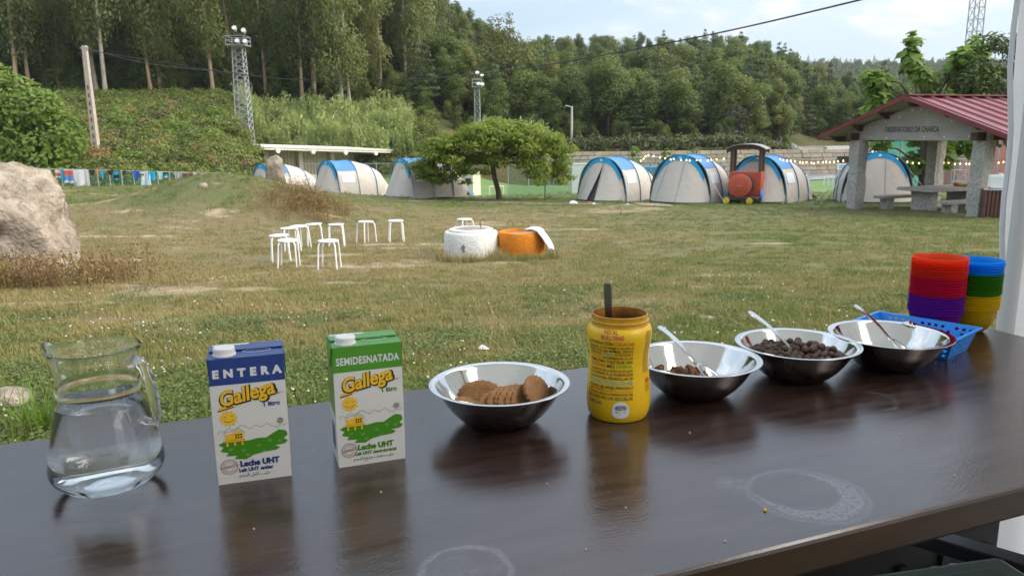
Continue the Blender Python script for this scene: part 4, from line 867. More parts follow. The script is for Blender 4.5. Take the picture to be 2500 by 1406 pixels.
rock('stone', 'flat pale stone in the grass behind the cocoa jar', at(1722, 787), (.10, .07, .03), 9.2, .15, .8, 3, M_ROCK)
rock('stone', 'pale stone on the left shoulder of the grassy mound', at(497, 458, 18), (.13, .12, .10), 3.2, .15, .8, 3, M_ROCK)
o = MB().grid(lambda u, v: (.09 * (u - .5) + .01 * math.sin(v * 6), .05 * (v - .5), .03 * math.sin(u * 4) * math.sin(v * 3) + .035), 8, 6).build('paper_scrap', M_CLOTHW, smooth=60, loc=at(1182, 862)); tag(o, 'crumpled white paper scrap in the grass behind the biscuit bowl', 'paper')
tu = grass_clump(90, .26, .10, .010, 77, 1.0); o = link('grass_tussock', fast_mesh('tussock', *tu, leafmat('fresh_blade', (.10, .19, .02), (.20, .30, .04), 4, .35)), None, at(88, 1062), None, .95); tag(o, 'bright green grass tussock beside the stone at the left end of the table', 'grass tussock')

# ================================================================ fence with washing
M_FPOST = mat('fence_post', (.38, .36, .30), .7, var=.15, vscale=6); M_WIRE = mat('fence_wire', (.05, .16, .11), .6)
def netmat(name, col, a):
    m = bpy.data.materials.new(name); m.use_nodes = True; nt = m.node_tree; b = nt.nodes['Principled BSDF']; b.inputs['Base Color'].default_value = (*col, 1); b.inputs['Roughness'].default_value = .7
    t = nt.nodes.new('ShaderNodeBsdfTransparent'); x = nt.nodes.new('ShaderNodeMixShader'); x.inputs[0].default_value = a; nt.links.new(t.outputs[0], x.inputs[1]); nt.links.new(b.outputs[0], x.inputs[2]); nt.links.new(x.outputs[0], nt.nodes['Material Output'].inputs[0]); return m
M_NET = netmat('wire_mesh', (.05, .15, .10), .45)
FD = 36.5
def fpt(px, py): return atD(px, py, FD)
def fence(name, label, a, b, h, n, pm, sheet, rail=True):
    """posts, top rail and wire sheet from a to b (points on the top rail)"""
    a = Vector(a); b = Vector(b); f = empty(name, a - Vector((0, 0, h)), 0, label, 'fence'); o0 = Vector(f.location)
    for k in range(n + 1):
        p = a.lerp(b, k / n) - o0; MB().tube([p - Vector((0, 0, h + .3)), p + Vector((0, 0, .05))], .028, 6).build('post', pm, f)
    if rail: MB().tube([a - o0, b - o0], .02, 6).build('top_rail', pm, f)
    MB().add([a - o0 - Vector((0, 0, .03)), b - o0 - Vector((0, 0, .03)), b - o0 - Vector((0, 0, h)), a - o0 - Vector((0, 0, h))], [(0, 1, 2, 3)]).build('wire_sheet', sheet, f)
    return f
fence('wire_fence', 'green wire fence hung with washing on the left below the bank', fpt(60, 411), fpt(560, 424), 1.15, 17, M_FPOST, M_NET)
GM = {}
def gmat(c):
    if c not in GM: GM[c] = mat('cloth_%d' % len(GM), c, .85, var=.1, vscale=12, bump=.2, bscale=40)
    return GM[c]
def garment(name, label, px, wpx, hpx, col, kind='rect', extra=()):
    w, h = wpx / 1878 * FD, hpx / 1878 * FD; p = fpt(px, 411 + (px - 60) * .026); sd = px * 1.7
    def fn(u, v):
        x = (u - .5) * w; t = v * 1.25
        if kind == 'shirt': x *= 1.0 if v < .42 else .72
        if kind == 'tri': x *= 1 - .55 * v
        if kind == 'long': x *= .65 + .5 * v
        d = -.025 if t > .25 else .02; z = -h * (t - .25) if t > .25 else -h * .25 * (1 - t / .25) * .9
        return (x + .02 * h * math.sin(v * 5 + sd), d - .035 * math.sin(u * 9 + sd + v) * v, z + .02 + .03 * h * math.sin(u * 7 + sd) * v)
    mats = [gmat(col)] + [gmat(c) for c in extra]; b_ = MB(); b_.grid(fn, 10, 14)
    if extra:
        b_.mi = [((q // 10) // 4 + int(sd)) % len(mats) for q in range(140)]
    o = b_.build(name, mats, smooth=60, loc=p); return tag(o, label, name.replace('_', ' '), 'washing hung on the wire fence')
for g_ in (('towel', 'red and white cloth at the left end of the washing, by the boulder', 140, 13, 22, (.55, .10, .06), 'rect', ((.6, .55, .5),)), ('towel', 'blue towel next to the red and white print towel', 150, 10, 30, (.02, .30, .45), 'rect'), ('beach_towel', 'beach towel with red, white and blue print on the fence', 166, 22, 34, (.55, .57, .62), 'rect', ((.60, .12, .08), (.10, .25, .60))),
           ('towel', 'big plain white towel on the fence', 198, 37, 40, (.72, .70, .70)), ('shorts', 'small black shorts right of the white towel', 225, 14, 13, (.02, .02, .025), 'shirt'), ('cloth', 'small orange cloth on the fence', 238, 10, 11, (.75, .22, .03), 'tri'), ('swimsuit', 'turquoise swimsuit right of the orange cloth', 249, 10, 22, (.02, .35, .60), 'tri'),
           ('bikini_top', 'black bikini top on the fence', 270, 16, 12, (.02, .02, .025), 'tri'), ('shirt', 'black and turquoise shirt on the fence', 283, 20, 24, (.02, .33, .52), 'shirt', ((.02, .02, .03),)), ('sock', 'short black sock on the fence', 304, 6, 10, (.02, .02, .02), 'tri'), ('shorts', 'royal blue shorts on the fence', 332, 20, 21, (.015, .10, .50), 'tri'),
           ('cap', 'black and white cap on the fence above the long shirt', 349, 14, 14, (.65, .65, .67), 'rect', ((.03, .03, .03),)), ('shirt', 'long white and pale blue shirt hanging lowest on the fence', 355, 24, 48, (.70, .72, .76), 'long', ((.50, .66, .78),)), ('shorts', 'bright sky blue shorts right of the long shirt', 370, 17, 22, (.02, .36, .62), 'rect'), ('cloth', 'mint green cloth on the fence', 391, 17, 20, (.38, .66, .62), 'tri'),
           ('cap', 'turquoise and white cap on the fence', 405, 12, 15, (.03, .36, .55), 'rect', ((.7, .7, .7), (.03, .03, .03))), ('shirt', 'grey shirt on the fence', 434, 18, 29, (.42, .40, .42), 'shirt'), ('shirt', 'maroon shirt with pale marks on the fence', 457, 19, 28, (.26, .03, .07), 'shirt', ((.30, .05, .08), (.5, .42, .42))), ('cloth', 'pale pink cloth near the right end of the fence', 476, 11, 25, (.60, .48, .44), 'rect'), ('cloth', 'white and dark cloth at the right end of the fence', 494, 13, 16, (.66, .62, .64), 'tri', ((.12, .08, .14),))):
    garment(*g_)

# ================================================================ poles, floodlights, wires
M_STEEL = mat('galvanised_steel', (.34, .36, .37), .55, metal=.3, var=.1, vscale=3); M_LAMP = mat('lamp_glass', (.60, .60, .58), .25); M_CPOLE = mat('concrete_pole', (.42, .35, .29), .85, var=.12, vscale=3); M_CABLE = mat('black_cable', (.03, .033, .035), .6)
def lattice(name, label, base, h, w0, w1, nseg, r, lamps=True):
    t = empty(name, base, 0, label, 'tower'); q = MB()
    def c(k, z): w = (w0 + (w1 - w0) * z / h) / 2; return Vector(((-w, w, w, -w)[k % 4], (-w, -w, w, w)[k % 4], z))
    for k in range(4): MB().tube([c(k, -1.5), c(k, h)], r * 1.5, 5).build('leg', M_STEEL, t)
    for s in range(nseg):
        z0, z1 = h * s / nseg, h * (s + 1) / nseg
        for k in range(4): q.tube([c(k, z0), c(k + 1, z1)], r, 4); q.tube([c(k, z1), c(k + 1, z1)], r * .8, 4)
    q.build('bracing', M_STEEL, t)
    if lamps:
        pw_ = w1 * 1.9; p = MB(); p.box((0, 0, h), (pw_, pw_, .08))
        for z in (.4, .75): p.tube([(-pw_ / 2, -pw_ / 2, h + z), (pw_ / 2, -pw_ / 2, h + z), (pw_ / 2, pw_ / 2, h + z), (-pw_ / 2, pw_ / 2, h + z), (-pw_ / 2, -pw_ / 2, h + z)], r * .8, 4)
        for x in (-.5, .5):
            for y in (-.5, .5): p.tube([(x * pw_, y * pw_, h), (x * pw_, y * pw_, h + .75)], r * .8, 4)
        p.build('platform', M_STEEL, t); ld = MB()
        for x, z in ((.10, 1.35), (.58, 1.15), (.62, .25), (.2, .3)):
            ld = MB(); ld.tube([(x * pw_, -pw_ * .5, h + z - .25), (x * pw_, -pw_ * .62, h + z - .1), (x * pw_, -pw_ * .75, h + z)], [.07, .17, .20], 12); ld.build('floodlight', M_LAMP, t, smooth=50)
    return t
p = atD(607, 440, 70); b0 = Vector((p.x, 70, gz(p.x, 70))); top = atD(598, 112, 70).z
lattice('floodlight_tower', 'tall lattice floodlight tower on the left in front of the bank', b0, top - b0.z, 1.25, .85, 15, .028)
p = atD(1166, 300, 79); b0 = Vector((p.x, 79, gz(p.x, 79))); top = atD(1164, 213, 79).z
lattice('floodlight_tower', 'small distant lattice floodlight tower above the spreading tree', b0, max(4, top - b0.z), .62, .48, 9, .022)
p = atD(2362, 250, 44); lattice('lattice_mast', 'tall lattice mast rising behind the red-roofed shelter', (p.x, 44, gz(p.x, 44)), 15, .62, .52, 24, .020, False)
def pole(label, px, ytop, D, r, m_, arm=False):
    t = atD(px, ytop, D); g = gz(t.x, D); q = empty('utility_pole' if not arm else 'lamp_post', (t.x, D, g), 0, label, 'pole'); MB().tube([(0, 0, -.5), (0, 0, t.z - g)], [r * 1.15, r * .8], 8).build('shaft', m_, q)
    if arm: MB().tube([(0, 0, t.z - g - .1), (-.5, -.3, t.z - g + .05), (-.75, -.4, t.z - g + .02)], .05, 5).build('lamp_arm', m_, q)
    return q, t
pc, ptop = pole('pale concrete utility pole with slots standing on the bank at the left', 206, 112, 52, .01, M_CPOLE); pc.children[0].hide_render = True
bpy.data.objects.remove(pc.children[0], do_unlink=True); hh = ptop.z - pc.location.z
MB().add([(s * w, d * w, z) for z, w in ((-.6, .21), (hh, .13)) for s, d in ((-1, -1), (1, -1), (1, 1), (-1, 1))], [(0, 1, 5, 4), (1, 2, 6, 5), (2, 3, 7, 6), (3, 0, 4, 7), (4, 5, 6, 7)]).build('shaft', M_CPOLE, pc)
for k in range(9): MB().box((0, -.205 + .0085 * (k + 1.5) * .62, .35 + .52 * k), (.10, .012, .26)).build('slot', mat('slot_dark', (.10, .08, .065), .9) if k == 0 else bpy.data.materials['slot_dark'], pc)
MB().box((0, -.05, hh - .15), (.5, .1, .1)).build('crossarm', M_STEEL, pc)
M_GPOLE = mat('grey_pole', (.50, .48, .44), .8)
pole('slim street lamp post in front of the wood, above the hedge', 1396, 260, 84, .13, M_GPOLE, True); pole('utility pole at the foot of the wood, left of the shelter roof', 1916, 290, 92, .15, M_GPOLE, True); pole('thin utility pole at the foot of the wood behind the train roof', 1871, 300, 100, .12, M_GPOLE)
def wire(label, pts, r, n=60):
    P = [Vector(p) for p in pts]; out_ = []
    for k in range(n + 1):
        t = k / n * (len(P) - 1); i_ = min(int(t), len(P) - 2); f_ = t - i_; a = P[max(i_ - 1, 0)]; b = P[i_]; c_ = P[i_ + 1]; d = P[min(i_ + 2, len(P) - 1)]
        out_.append(.5 * ((2 * b) + (c_ - a) * f_ + (2 * a - 5 * b + 4 * c_ - d) * f_ ** 2 + (3 * b - a - 3 * c_ + d) * f_ ** 3))
    o = MB().tube(out_, r, 6).build('overhead_cable', M_CABLE, smooth=60); return tag(o, label, 'cable')
wire('thick black overhead cable crossing the sky down to the left', [atD(206, 122, 52), atD(620, 186, 45), atD(900, 196, 39), atD(1200, 178, 33), atD(1640, 104, 25), atD(2110, -2, 18), atD(2500, -110, 14)], .022)
wire('thin wire running right from the concrete pole in front of the wood', [atD(206, 116, 52), atD(330, 150, 58), atD(460, 168, 64), atD(600, 180, 70)], .02)
# ================================================================ stone wall, grandstand, buildings by the pitch
M_BLOCK = [mat('wall_block_%d' % k, c_, .9, col2=tuple(q * .78 for q in c_), vscale=1.4, bump=.4, bscale=5, spec=.1, coord='World') for k, c_ in enumerate(((.52, .42, .33), (.58, .47, .37), (.47, .39, .31), (.55, .43, .32)))]
BL = MB(); BL.box((0, 0, 0), (1, 1, 1)); blk = [BL.mesh('block', m_) for m_ in M_BLOCK]
sw = empty('stone_wall', (8, 76.9, gz(8, 75, False)), 0, 'long wall of pale pinkish stone blocks behind the pitch', 'wall'); o0 = Vector(sw.location); rk = random.Random(3)
MB().box((13, .45, 1.5), (36, .5, 3.2)).build('mortar_core', M_GREYC, sw)
for row in range(8):
    x = -4 + rk.random() * .6
    while x < 30:
        w = rk.uniform(.75, 1.5); o = link('block', blk[rk.randrange(4)], sw, (x + w / 2, .16 + rk.uniform(-.05, .05), .20 + row * .405), (0, 0, 0), (w - .05, .30, .36)); x += w
M_CREAM = mat('stand_cream', (.58, .53, .43), .8, var=.08, vscale=1); M_ROOFW = mat('stand_roof_edge', (.70, .66, .58), .7, var=.08, vscale=2); M_CORR = mat('stand_wall', (.46, .41, .32), .8, var=.12, vscale=.6)
A = atD(640, 362, 66); B = atD(1190, 377, 88); dv = (B - A); dl = dv.length; ang = math.atan2(dv.y, dv.x); gz0 = -5 + ZC
gs = empty('grandstand', (A.x, A.y, gz0), ang, 'low grandstand with flat cream roof and open front beside the pitch', 'grandstand')
HT = (A.z + B.z) / 2 - gz0; dzz = (B.z - A.z) / dl
TL = Matrix(((1, 0, 0, 0), (0, 1, 0, 0), (dzz, 0, 1, -(B.z - A.z) / 2), (0, 0, 0, 1)))
def gbox(name, c, d, m_, par=None, rx=0):
    b_ = MB(); b_.box(c, d, M=Matrix.Rotation(rx, 4, 'X')); b_.v = [tuple(TL @ Vector(v)) for v in b_.v]; return b_.build(name, m_, par or gs)
rf_ = gbox('roof', (dl / 2, 1.1, HT + .22), (dl + 1.2, 3.4, .14), M_ROOFW, None, .05)
gbox('fascia', (dl / 2, -.48, HT + .02), (dl + 1.2, .06, .30), M_ROOFW, rf_)
wl2 = gbox('back_wall', (dl / 2, 2.4, HT / 2), (dl, .2, HT + .4), M_CORR); rb = MB()
for k in range(int(dl / .35)): rb.box((.2 + k * .35, 2.27, HT / 2), (.12, .06, HT))
rb.v = [tuple(TL @ Vector(v)) for v in rb.v]; rb.build('corrugation', M_CORR, wl2)
for k in range(8):
    x = dl * (k + .3) / 8; gbox('column', (x + .4, 2.0, HT / 2), (.40, .40, HT), M_CREAM); gbox('roof_beam', (x, .85, HT - .12), (.24, 2.7, .24), M_CREAM)
    b_ = MB(); b_.tube([(x, -.72, HT - .2), (x, -.52, HT - .2)], .21, 10); b_.v = [tuple(TL @ Vector(v)) for v in b_.v]; b_.build('beam_end', M_ROOFW, gs)
for k in range(3): gbox('terrace_step', (dl / 2, .0 + k * .7, .3 + .35 * k), (dl, .7, .36), M_CREAM)
for x, w, c_ in ((dl * .55, 1.9, (.55, .30, .24)), (dl * .67, 1.5, (.60, .57, .50)), (dl * .79, 1.8, (.62, .58, .54))):
    p_ = gbox('poster', (x, 2.20, HT - 1.2), (w, .05, 1.0), mat('poster', (.62, .57, .52), .6)); q = MB(); [q.box((x, 2.16, HT - .95 - .22 * k), (w * .8, .02, .10)) for k in range(3)]; q.v = [tuple(TL @ Vector(v)) for v in q.v]; q.build('poster_print', mat('poster_print', c_, .6), p_)
def house(name, label, cat, px, D, w, d, h, m_, rz, rm=None, over=.15, rh=.12, z0=None, win=()):
    p = deep(px, D); z = (gz(p.x, D, False) if z0 is None else z0); t = empty(name, (p.x, D, z), R_(rz), label, cat); MB().box((0, 0, h / 2 - .3), (w, d, h + .6)).build('wall', m_, t); MB().box((0, 0, h + rh / 2), (w + 2 * over, d + 2 * over, rh)).build('roof', rm or m_, t)
    for x, zc, ww, wh in win: f_ = MB().box((x, -d / 2 - .01, zc), (ww, .05, wh)).build('window', M_TENTD, t)
    return t
M_CREAM2 = mat('hut_cream', (.62, .55, .42), .8, var=.05, vscale=2)
house('changing_hut', 'small cream hut with a dark window beside the third tent', 'hut', 1147, 58, 1.35, 1.6, 1.75, M_CREAM2, -18, None, .05, .06, -4.5 + ZC - .05, ((.30, 1.25, .42, .30),))
house('kiosk', 'low kiosk with blue roof edge behind the gap between the tents', 'kiosk', 1612, 66, 4.2, 2.0, 1.7, mat('kiosk_green', (.20, .30, .28), .7, col2=(.42, .45, .44), vscale=.9), -8, mat('kiosk_blue', (.05, .22, .45), .6), .3, .42, -4.95 + ZC)
house('white_hut', 'small white hut behind the tent with the open flap', 'hut', 1418, 66, 1.5, 1.2, 2.4, M_WHITE, 0, None, .03, .05, -4.95 + ZC)
cw = house('concrete_wall', 'weathered concrete wall beyond the asphalt court', 'wall', 1985, 95.6, 9.5, .5, 1.5, mat('old_concrete', (.42, .40, .34), .9, col2=(.58, .55, .48), vscale=.5, coord='World'), 0, None, .04, .06, atD(1985, 389, 95.6).z)
sg = house('white_annexe', 'white annexe with four small blue windows rising like steps', 'building', 2058, 95, 5.0, .6, 1.45, M_WHITE, 0, None, .04, .05, atD(2050, 389, 95).z)
for k in range(4): MB().box((-1.35 + .55 * k, -.32, .55 + .16 * k), (.34, .05, .34)).build('window', mat('annexe_blue', (.05, .12, .28), .4) if k == 0 else bpy.data.materials['annexe_blue'], sg)
# sign board near the shelter
p = atD(2057, 405, 42); sb = empty('sign_board', (p.x, 42, gz(p.x, 42)), 0, 'board with black upper and white lower panel left of the shelter', 'sign'); hs = atD(2057, 390, 42).z - gz(p.x, 42)
for x in (-.3, .3): MB().box((x, 0, hs / 2 - .3), (.06, .06, hs + .8)).build('post', M_STEEL, sb)
MB().box((0, -.06, hs), (.66, .04, .36)).build('panel', M_TBLK, sb); wp = MB().box((0, -.06, hs - .37), (.66, .04, .34)).build('panel', M_WHITE, sb); [MB().box((0, -.085, hs - .32 - .1 * k), (.4, .01, .03)).build('print', M_TWBL, wp) for k in range(2)]
# low white railing by the court, pitch fence, green net, brick building
fence('court_railing', 'low white railing at the edge of the asphalt court', atD(2012, 432, 66), atD(2075, 433, 66), 1.1, 6, M_WHITE, netmat('rail_mesh', (.5, .5, .5), .35))
fence('pitch_fence', 'green mesh fence with steel rail behind the tents', atD(1240, 392, 48), atD(1640, 383, 48), 2.4, 8, M_STEEL, netmat('mesh_green', (.06, .20, .12), .30))
fence('pitch_fence', 'green mesh fence with steel rail below the grandstand', atD(735, 401, 52), atD(1010, 399, 52), 2.2, 6, M_STEEL, netmat('mesh_green2', (.10, .16, .12), .18))
fence('ball_net', 'bright green netting on posts behind the shelter', atD(2168, 338, 40), atD(2272, 340, 40), 3.0, 3, M_STEEL, netmat('net_green', (.05, .38, .26), .75))
fence('court_fence', 'steel posts and wire of the court fence right of the shelter', atD(2262, 318, 42), atD(2470, 318, 42), 4.2, 8, M_STEEL, netmat('mesh_grey', (.25, .3, .28), .15))
house('brick_building', 'red brick building with cream bands behind the shelter', 'building', 2440, 60, 9, 4, 4.6, mat('red_brick', (.42, .13, .09), .85, col2=(.36, .17, .13), vscale=1.5, coord='World'), 0, mat('cream_band', (.62, .55, .45), .8), .2, .35)
gl = empty('training_goal', (deep(1215, 60).x, 60, -5 + ZC + .05), R_(10), 'small white football goal behind the spreading tree trunk', 'goal')
for x in (-.55, .55): MB().tube([(x, 0, 0), (x, 0, 1.0)], .035, 6).build('post', M_WHITE, gl)
MB().tube([(-.55, 0, 1.0), (.55, 0, 1.0)], .035, 6).build('crossbar', M_WHITE, gl); MB().add([(-.55, 0, 1), (.55, 0, 1), (.55, .8, 0), (-.55, .8, 0)], [(0, 1, 2, 3)]).build('net', netmat('goal_net', (.8, .8, .8), .15), gl)
# string of lit bulbs
M_BULB = mat('lit_bulb', (1, .8, .45), .3, emis=(1.0, .72, .30), estr=1.7)
bs = MB(); bs.lathe([(0, -.028), (.018, -.024), (.025, 0), (.019, .022), (.009, .04), (0, .045)], 10); bme = bs.mesh('bulb', M_BULB, 60)
def lights(label, spans):
    sl = empty('string_lights', Vector(spans[0][0]), 0, label, 'string lights'); o0 = Vector(spans[0][0])
    for a, b, sag, n in spans:
        a = Vector(a); b = Vector(b); P = [a.lerp(b, k / 24) - Vector((0, 0, sag * 4 * (k / 24) * (1 - k / 24))) - o0 for k in range(25)]; MB().tube(P, .006, 4).build('wire', M_CABLE, sl)
        for k in range(n):
            t = (k + .5 + random.uniform(-.22, .22)) / n; p = a.lerp(b, t) - Vector((0, 0, sag * 4 * t * (1 - t))) - o0; link('bulb', bme, sl, p - Vector((0, 0, .05 + random.uniform(0, .05))))
    return sl
lights('string of warm lit bulbs hanging above the tents left and right of the train', [(atD(1562, 392, 30.4), atD(1578, 375, 30.4), .0, 3), (atD(1578, 375, 30.4), atD(1772, 384, 29.5), .12, 15), (atD(1900, 384, 29), atD(2062, 388, 28.5), .10, 17)])
lights('string of warm lit bulbs seen through the shelter', [(atD(2098, 352, 30.8), atD(2250, 396, 29.8), .10, 12), (atD(2300, 392, 30), atD(2470, 388, 29), .10, 13)])
# ================================================================ the marquee and the serving table
TR = R_(21.3); TT = Vector((math.cos(TR), math.sin(TR), 0)); TN = Vector((-math.sin(TR), math.cos(TR), 0))
T0, T1, N0, N1 = -1.25, 1.60, .597, 1.262
TC = TT * ((T0 + T1) / 2) + TN * ((N0 + N1) / 2); TC.z = ZT
def tl(px, py):
    p = onT(px, py) - TC; return (p.dot(TT), p.dot(TN))
def table_material():
    m = bpy.data.materials.new('table_laminate'); m.use_nodes = True; nt = m.node_tree; n = nt.nodes; l = nt.links; b = n['Principled BSDF']
    tc = n.new('ShaderNodeTexCoord').outputs['Object']
    def noise(sc, vec=(1, 1, 1), det=6, rough=.6, dist=0):
        mp = n.new('ShaderNodeMapping'); mp.inputs['Scale'].default_value = vec; l.new(tc, mp.inputs[0]); t = n.new('ShaderNodeTexNoise'); t.inputs['Scale'].default_value = sc; t.inputs['Detail'].default_value = det; t.inputs['Roughness'].default_value = rough; t.inputs['Distortion'].default_value = dist; l.new(mp.outputs[0], t.inputs['Vector']); return t.outputs[0]
    def val(v, sock):
        if isinstance(v, (int, float)): sock.default_value = v
        else: l.new(v, sock)
    def ma(op, a, b_=0.0, clamp=False):
        x = n.new('ShaderNodeMath'); x.operation = op; x.use_clamp = clamp; val(a, x.inputs[0]); val(b_, x.inputs[1]); return x.outputs[0]
    def mr(s, a, b_, c=0, d=1):
        x = n.new('ShaderNodeMapRange'); x.interpolation_type = 'SMOOTHSTEP'
        for i_, v in enumerate((a, b_, c, d)): x.inputs[i_ + 1].default_value = v
        l.new(s, x.inputs[0]); return x.outputs[0]
    wv = noise(26, det=4); sp = n.new('ShaderNodeVectorMath'); sp.operation = 'SUBTRACT'; nz = n.new('ShaderNodeTexNoise'); nz.inputs['Scale'].default_value = 22; nz.inputs['Detail'].default_value = 5; l.new(tc, nz.inputs['Vector']); l.new(nz.outputs['Color'], sp.inputs[0]); sp.inputs[1].default_value = (.5, .5, .5)
    sc = n.new('ShaderNodeVectorMath'); sc.operation = 'SCALE'; sc.inputs[3].default_value = .018; l.new(sp.outputs[0], sc.inputs[0]); wp = n.new('ShaderNodeVectorMath'); wp.operation = 'ADD'; l.new(tc, wp.inputs[0]); l.new(sc.outputs[0], wp.inputs[1])
    flat = n.new('ShaderNodeVectorMath'); flat.operation = 'MULTIPLY'; flat.inputs[1].default_value = (1, 1, 0); l.new(wp.outputs[0], flat.inputs[0])
    def dist(c):
        d = n.new('ShaderNodeVectorMath'); d.operation = 'DISTANCE'; d.inputs[1].default_value = (c[0], c[1], 0); l.new(flat.outputs[0], d.inputs[0]); return d.outputs['Value']
    def disc(c, r, soft=.004): return mr(dist(c), r - soft, r + soft, 1, 0)
    def ring(c, r, w): d = dist(c); return ma('MULTIPLY', mr(d, r - w, r - w * .4), mr(d, r + w * .3, r + w, 1, 0))
    speck = mr(noise(170, det=2), .36, .46); blot = noise(13, det=7, rough=.65, dist=.6)
    # wet crescent left by a bowl, its sky sheen painted pale, two drying rings, milk splashes by the cartons
    c1 = tl(1972, 1207); r1 = (onT(2112, 1225) - onT(1972, 1207)).length; c2 = tl(1942, 1196); r2 = r1 * .80
    cres = ma('MULTIPLY', ma('MULTIPLY', disc(c1, r1), mr(dist(c2), r2 - .003, r2 + .004)), ma('MULTIPLY', speck, mr(blot, .25, .5, .35, 1)))
    halo = ma('MULTIPLY', ring(c1, r1 + .006, .005), .35)
    c3 = tl(1137, 1390); r3 = (onT(1245, 1392) - onT(1137, 1390)).length; ring3 = ma('ADD', ma('MULTIPLY', ring(c3, r3, .006), .55), ma('MULTIPLY', disc(c3, r3), ma('MULTIPLY', mr(blot, .40, .55), .28)))
    c4 = tl(2112, 976); r4 = (onT(2190, 980) - onT(2112, 976)).length; ring4 = ma('MULTIPLY', ring(c4, r4, .006), ma('MULTIPLY', mr(blot, .44, .62), .4))
    film = ma('MAXIMUM', ma('MAXIMUM', ma('MULTIPLY', cres, .75), halo), ma('MAXIMUM', ring3, ring4))
    for px, py, rpx, s in ((520, 1165, 60, .75), (775, 1105, 75, .85), (745, 1130, 40, .5), (1010, 1060, 80, .45), (15, 1345, 60, .5), (1330, 1060, 70, .35), (90, 1175, 70, .3), (2180, 1175, 40, .25), (1960, 1085, 50, .3), (560, 1250, 90, .2), (1790, 1180, 60, .45)):
        c = tl(px, py); rr = (onT(px + rpx, py) - onT(px, py)).length; film = ma('MAXIMUM', film, ma('MULTIPLY', ma('MULTIPLY', mr(dist(c), rr * .25, rr, 1, 0), mr(blot, .46, .58)), s))
    smear = mr(noise(3.2, (1, 5.5, 1), 7, .7, .4), .45, .75); wear = noise(5, (1, 9, 1), 8, .7)
    film = ma('MAXIMUM', film, ma('MULTIPLY', smear, .22)); scr = mr(noise(9, (1, 42, 1), 5, .55, 1.2), .66, .70); film = ma('MAXIMUM', film, ma('MULTIPLY', scr, .28))
    base = n.new('ShaderNodeMix'); base.data_type = 'RGBA'; l.new(mr(wear, .3, .7), base.inputs[0]); base.inputs[6].default_value = (.022, .010, .008, 1); base.inputs[7].default_value = (.052, .028, .022, 1)
    col = n.new('ShaderNodeMix'); col.data_type = 'RGBA'; l.new(ma('MULTIPLY', film, .30), col.inputs[0]); l.new(base.outputs[2], col.inputs[6]); col.inputs[7].default_value = (.36, .38, .43, 1)
    l.new(col.outputs[2], b.inputs['Base Color'])
    rg = ma('ADD', mr(wear, .3, .7, .165, .235), ma('MULTIPLY', film, .12)); l.new(rg, b.inputs['Roughness'])
    b.inputs['Specular IOR Level'].default_value = .6; b.inputs['IOR'].default_value = 1.68
    bp = n.new('ShaderNodeBump'); bp.inputs['Strength'].default_value = .07; bp.inputs['Distance'].default_value = .004; l.new(noise(130, (1, 2.2, 1), 3), bp.inputs['Height']); l.new(bp.outputs[0], b.inputs['Normal'])
    return m
M_TABLE = table_material(); M_TEDGE = mat('table_edge', (.022, .011, .007), .40, col2=(.045, .022, .012), vscale=5, stretch=(1, 6, 6), spec=.5); M_DSTEEL = mat('dark_steel', (.05, .05, .055), .45, metal=.7)
tbl = empty('serving_table', (TC.x, TC.y, gz(TC.x, TC.y)), TR, 'long dark brown serving table in the foreground', 'table'); hz = ZT - tbl.location.z
LX, LY, TK = T1 - T0, N1 - N0, .042
b_ = MB(); b_.box((0, 0, -TK / 2), (LX, LY, TK)); b_.mi = [1, 0, 1, 1, 1, 1]; b_.build('top', [M_TABLE, M_TEDGE], tbl, loc=(0, 0, hz), bevel=.005)
for x in (-LX / 2 + .25, LX / 2 - .35):
    for y in (-.25, .25): MB().tube([(x, y, -.02), (x, y, hz - TK - .001)], .018, 8).build('leg', M_DSTEEL, tbl, smooth=60)
    MB().box((x, 0, hz - TK - .02), (.03, .5, .03)).build('crossbar', M_DSTEEL, tbl)
def onlocal(v): return Vector(tbl.matrix_basis @ Vector(v))

# curtain, roof and back wall of the white marquee the table stands in
def clothmat(name, col, tr):
    m = bpy.data.materials.new(name); m.use_nodes = True; nt = m.node_tree; b = nt.nodes['Principled BSDF']; b.inputs['Base Color'].default_value = (*col, 1); b.inputs['Roughness'].default_value = .7; b.inputs['Specular IOR Level'].default_value = .25
    tc = nt.nodes.new('ShaderNodeTexCoord'); w = nt.nodes.new('ShaderNodeTexBrick'); w.inputs['Scale'].default_value = 9; w.inputs['Mortar Size'].default_value = .006; w.inputs['Color1'].default_value = (*col, 1); w.inputs['Color2'].default_value = tuple(c * .985 for c in col) + (1,); w.inputs['Mortar'].default_value = tuple(min(1, c * 1.08) for c in col) + (1,); w.offset = 0
    nt.links.new(tc.outputs['UV'], w.inputs['Vector']); nt.links.new(w.outputs[0], b.inputs['Base Color'])
    t = nt.nodes.new('ShaderNodeBsdfTranslucent'); nt.links.new(w.outputs[0], t.inputs[0]); x = nt.nodes.new('ShaderNodeMixShader'); x.inputs[0].default_value = tr; nt.links.new(b.outputs[0], x.inputs[1]); nt.links.new(t.outputs[0], x.inputs[2]); nt.links.new(x.outputs[0], nt.nodes['Material Output'].inputs[0]); return m
M_CURT = clothmat('marquee_cloth', (.76, .77, .80), .25)
mq = empty('marquee', (1.3, 2.1, gz(1.3, 2.1)), 0, 'white cloth marquee over the table, its side curtain hanging at the right', 'marquee'); q0 = Vector(mq.location)
Pt, Pb = atD(2480, 0, 2.2), atD(2437, 812, 2.2); Ztop = ZC + 1.25; Zbot = gz(1.4, 2.2) + .02
def edge(z): f_ = (z - Pb.z) / (Pt.z - Pb.z); return Pb.lerp(Pt, f_)
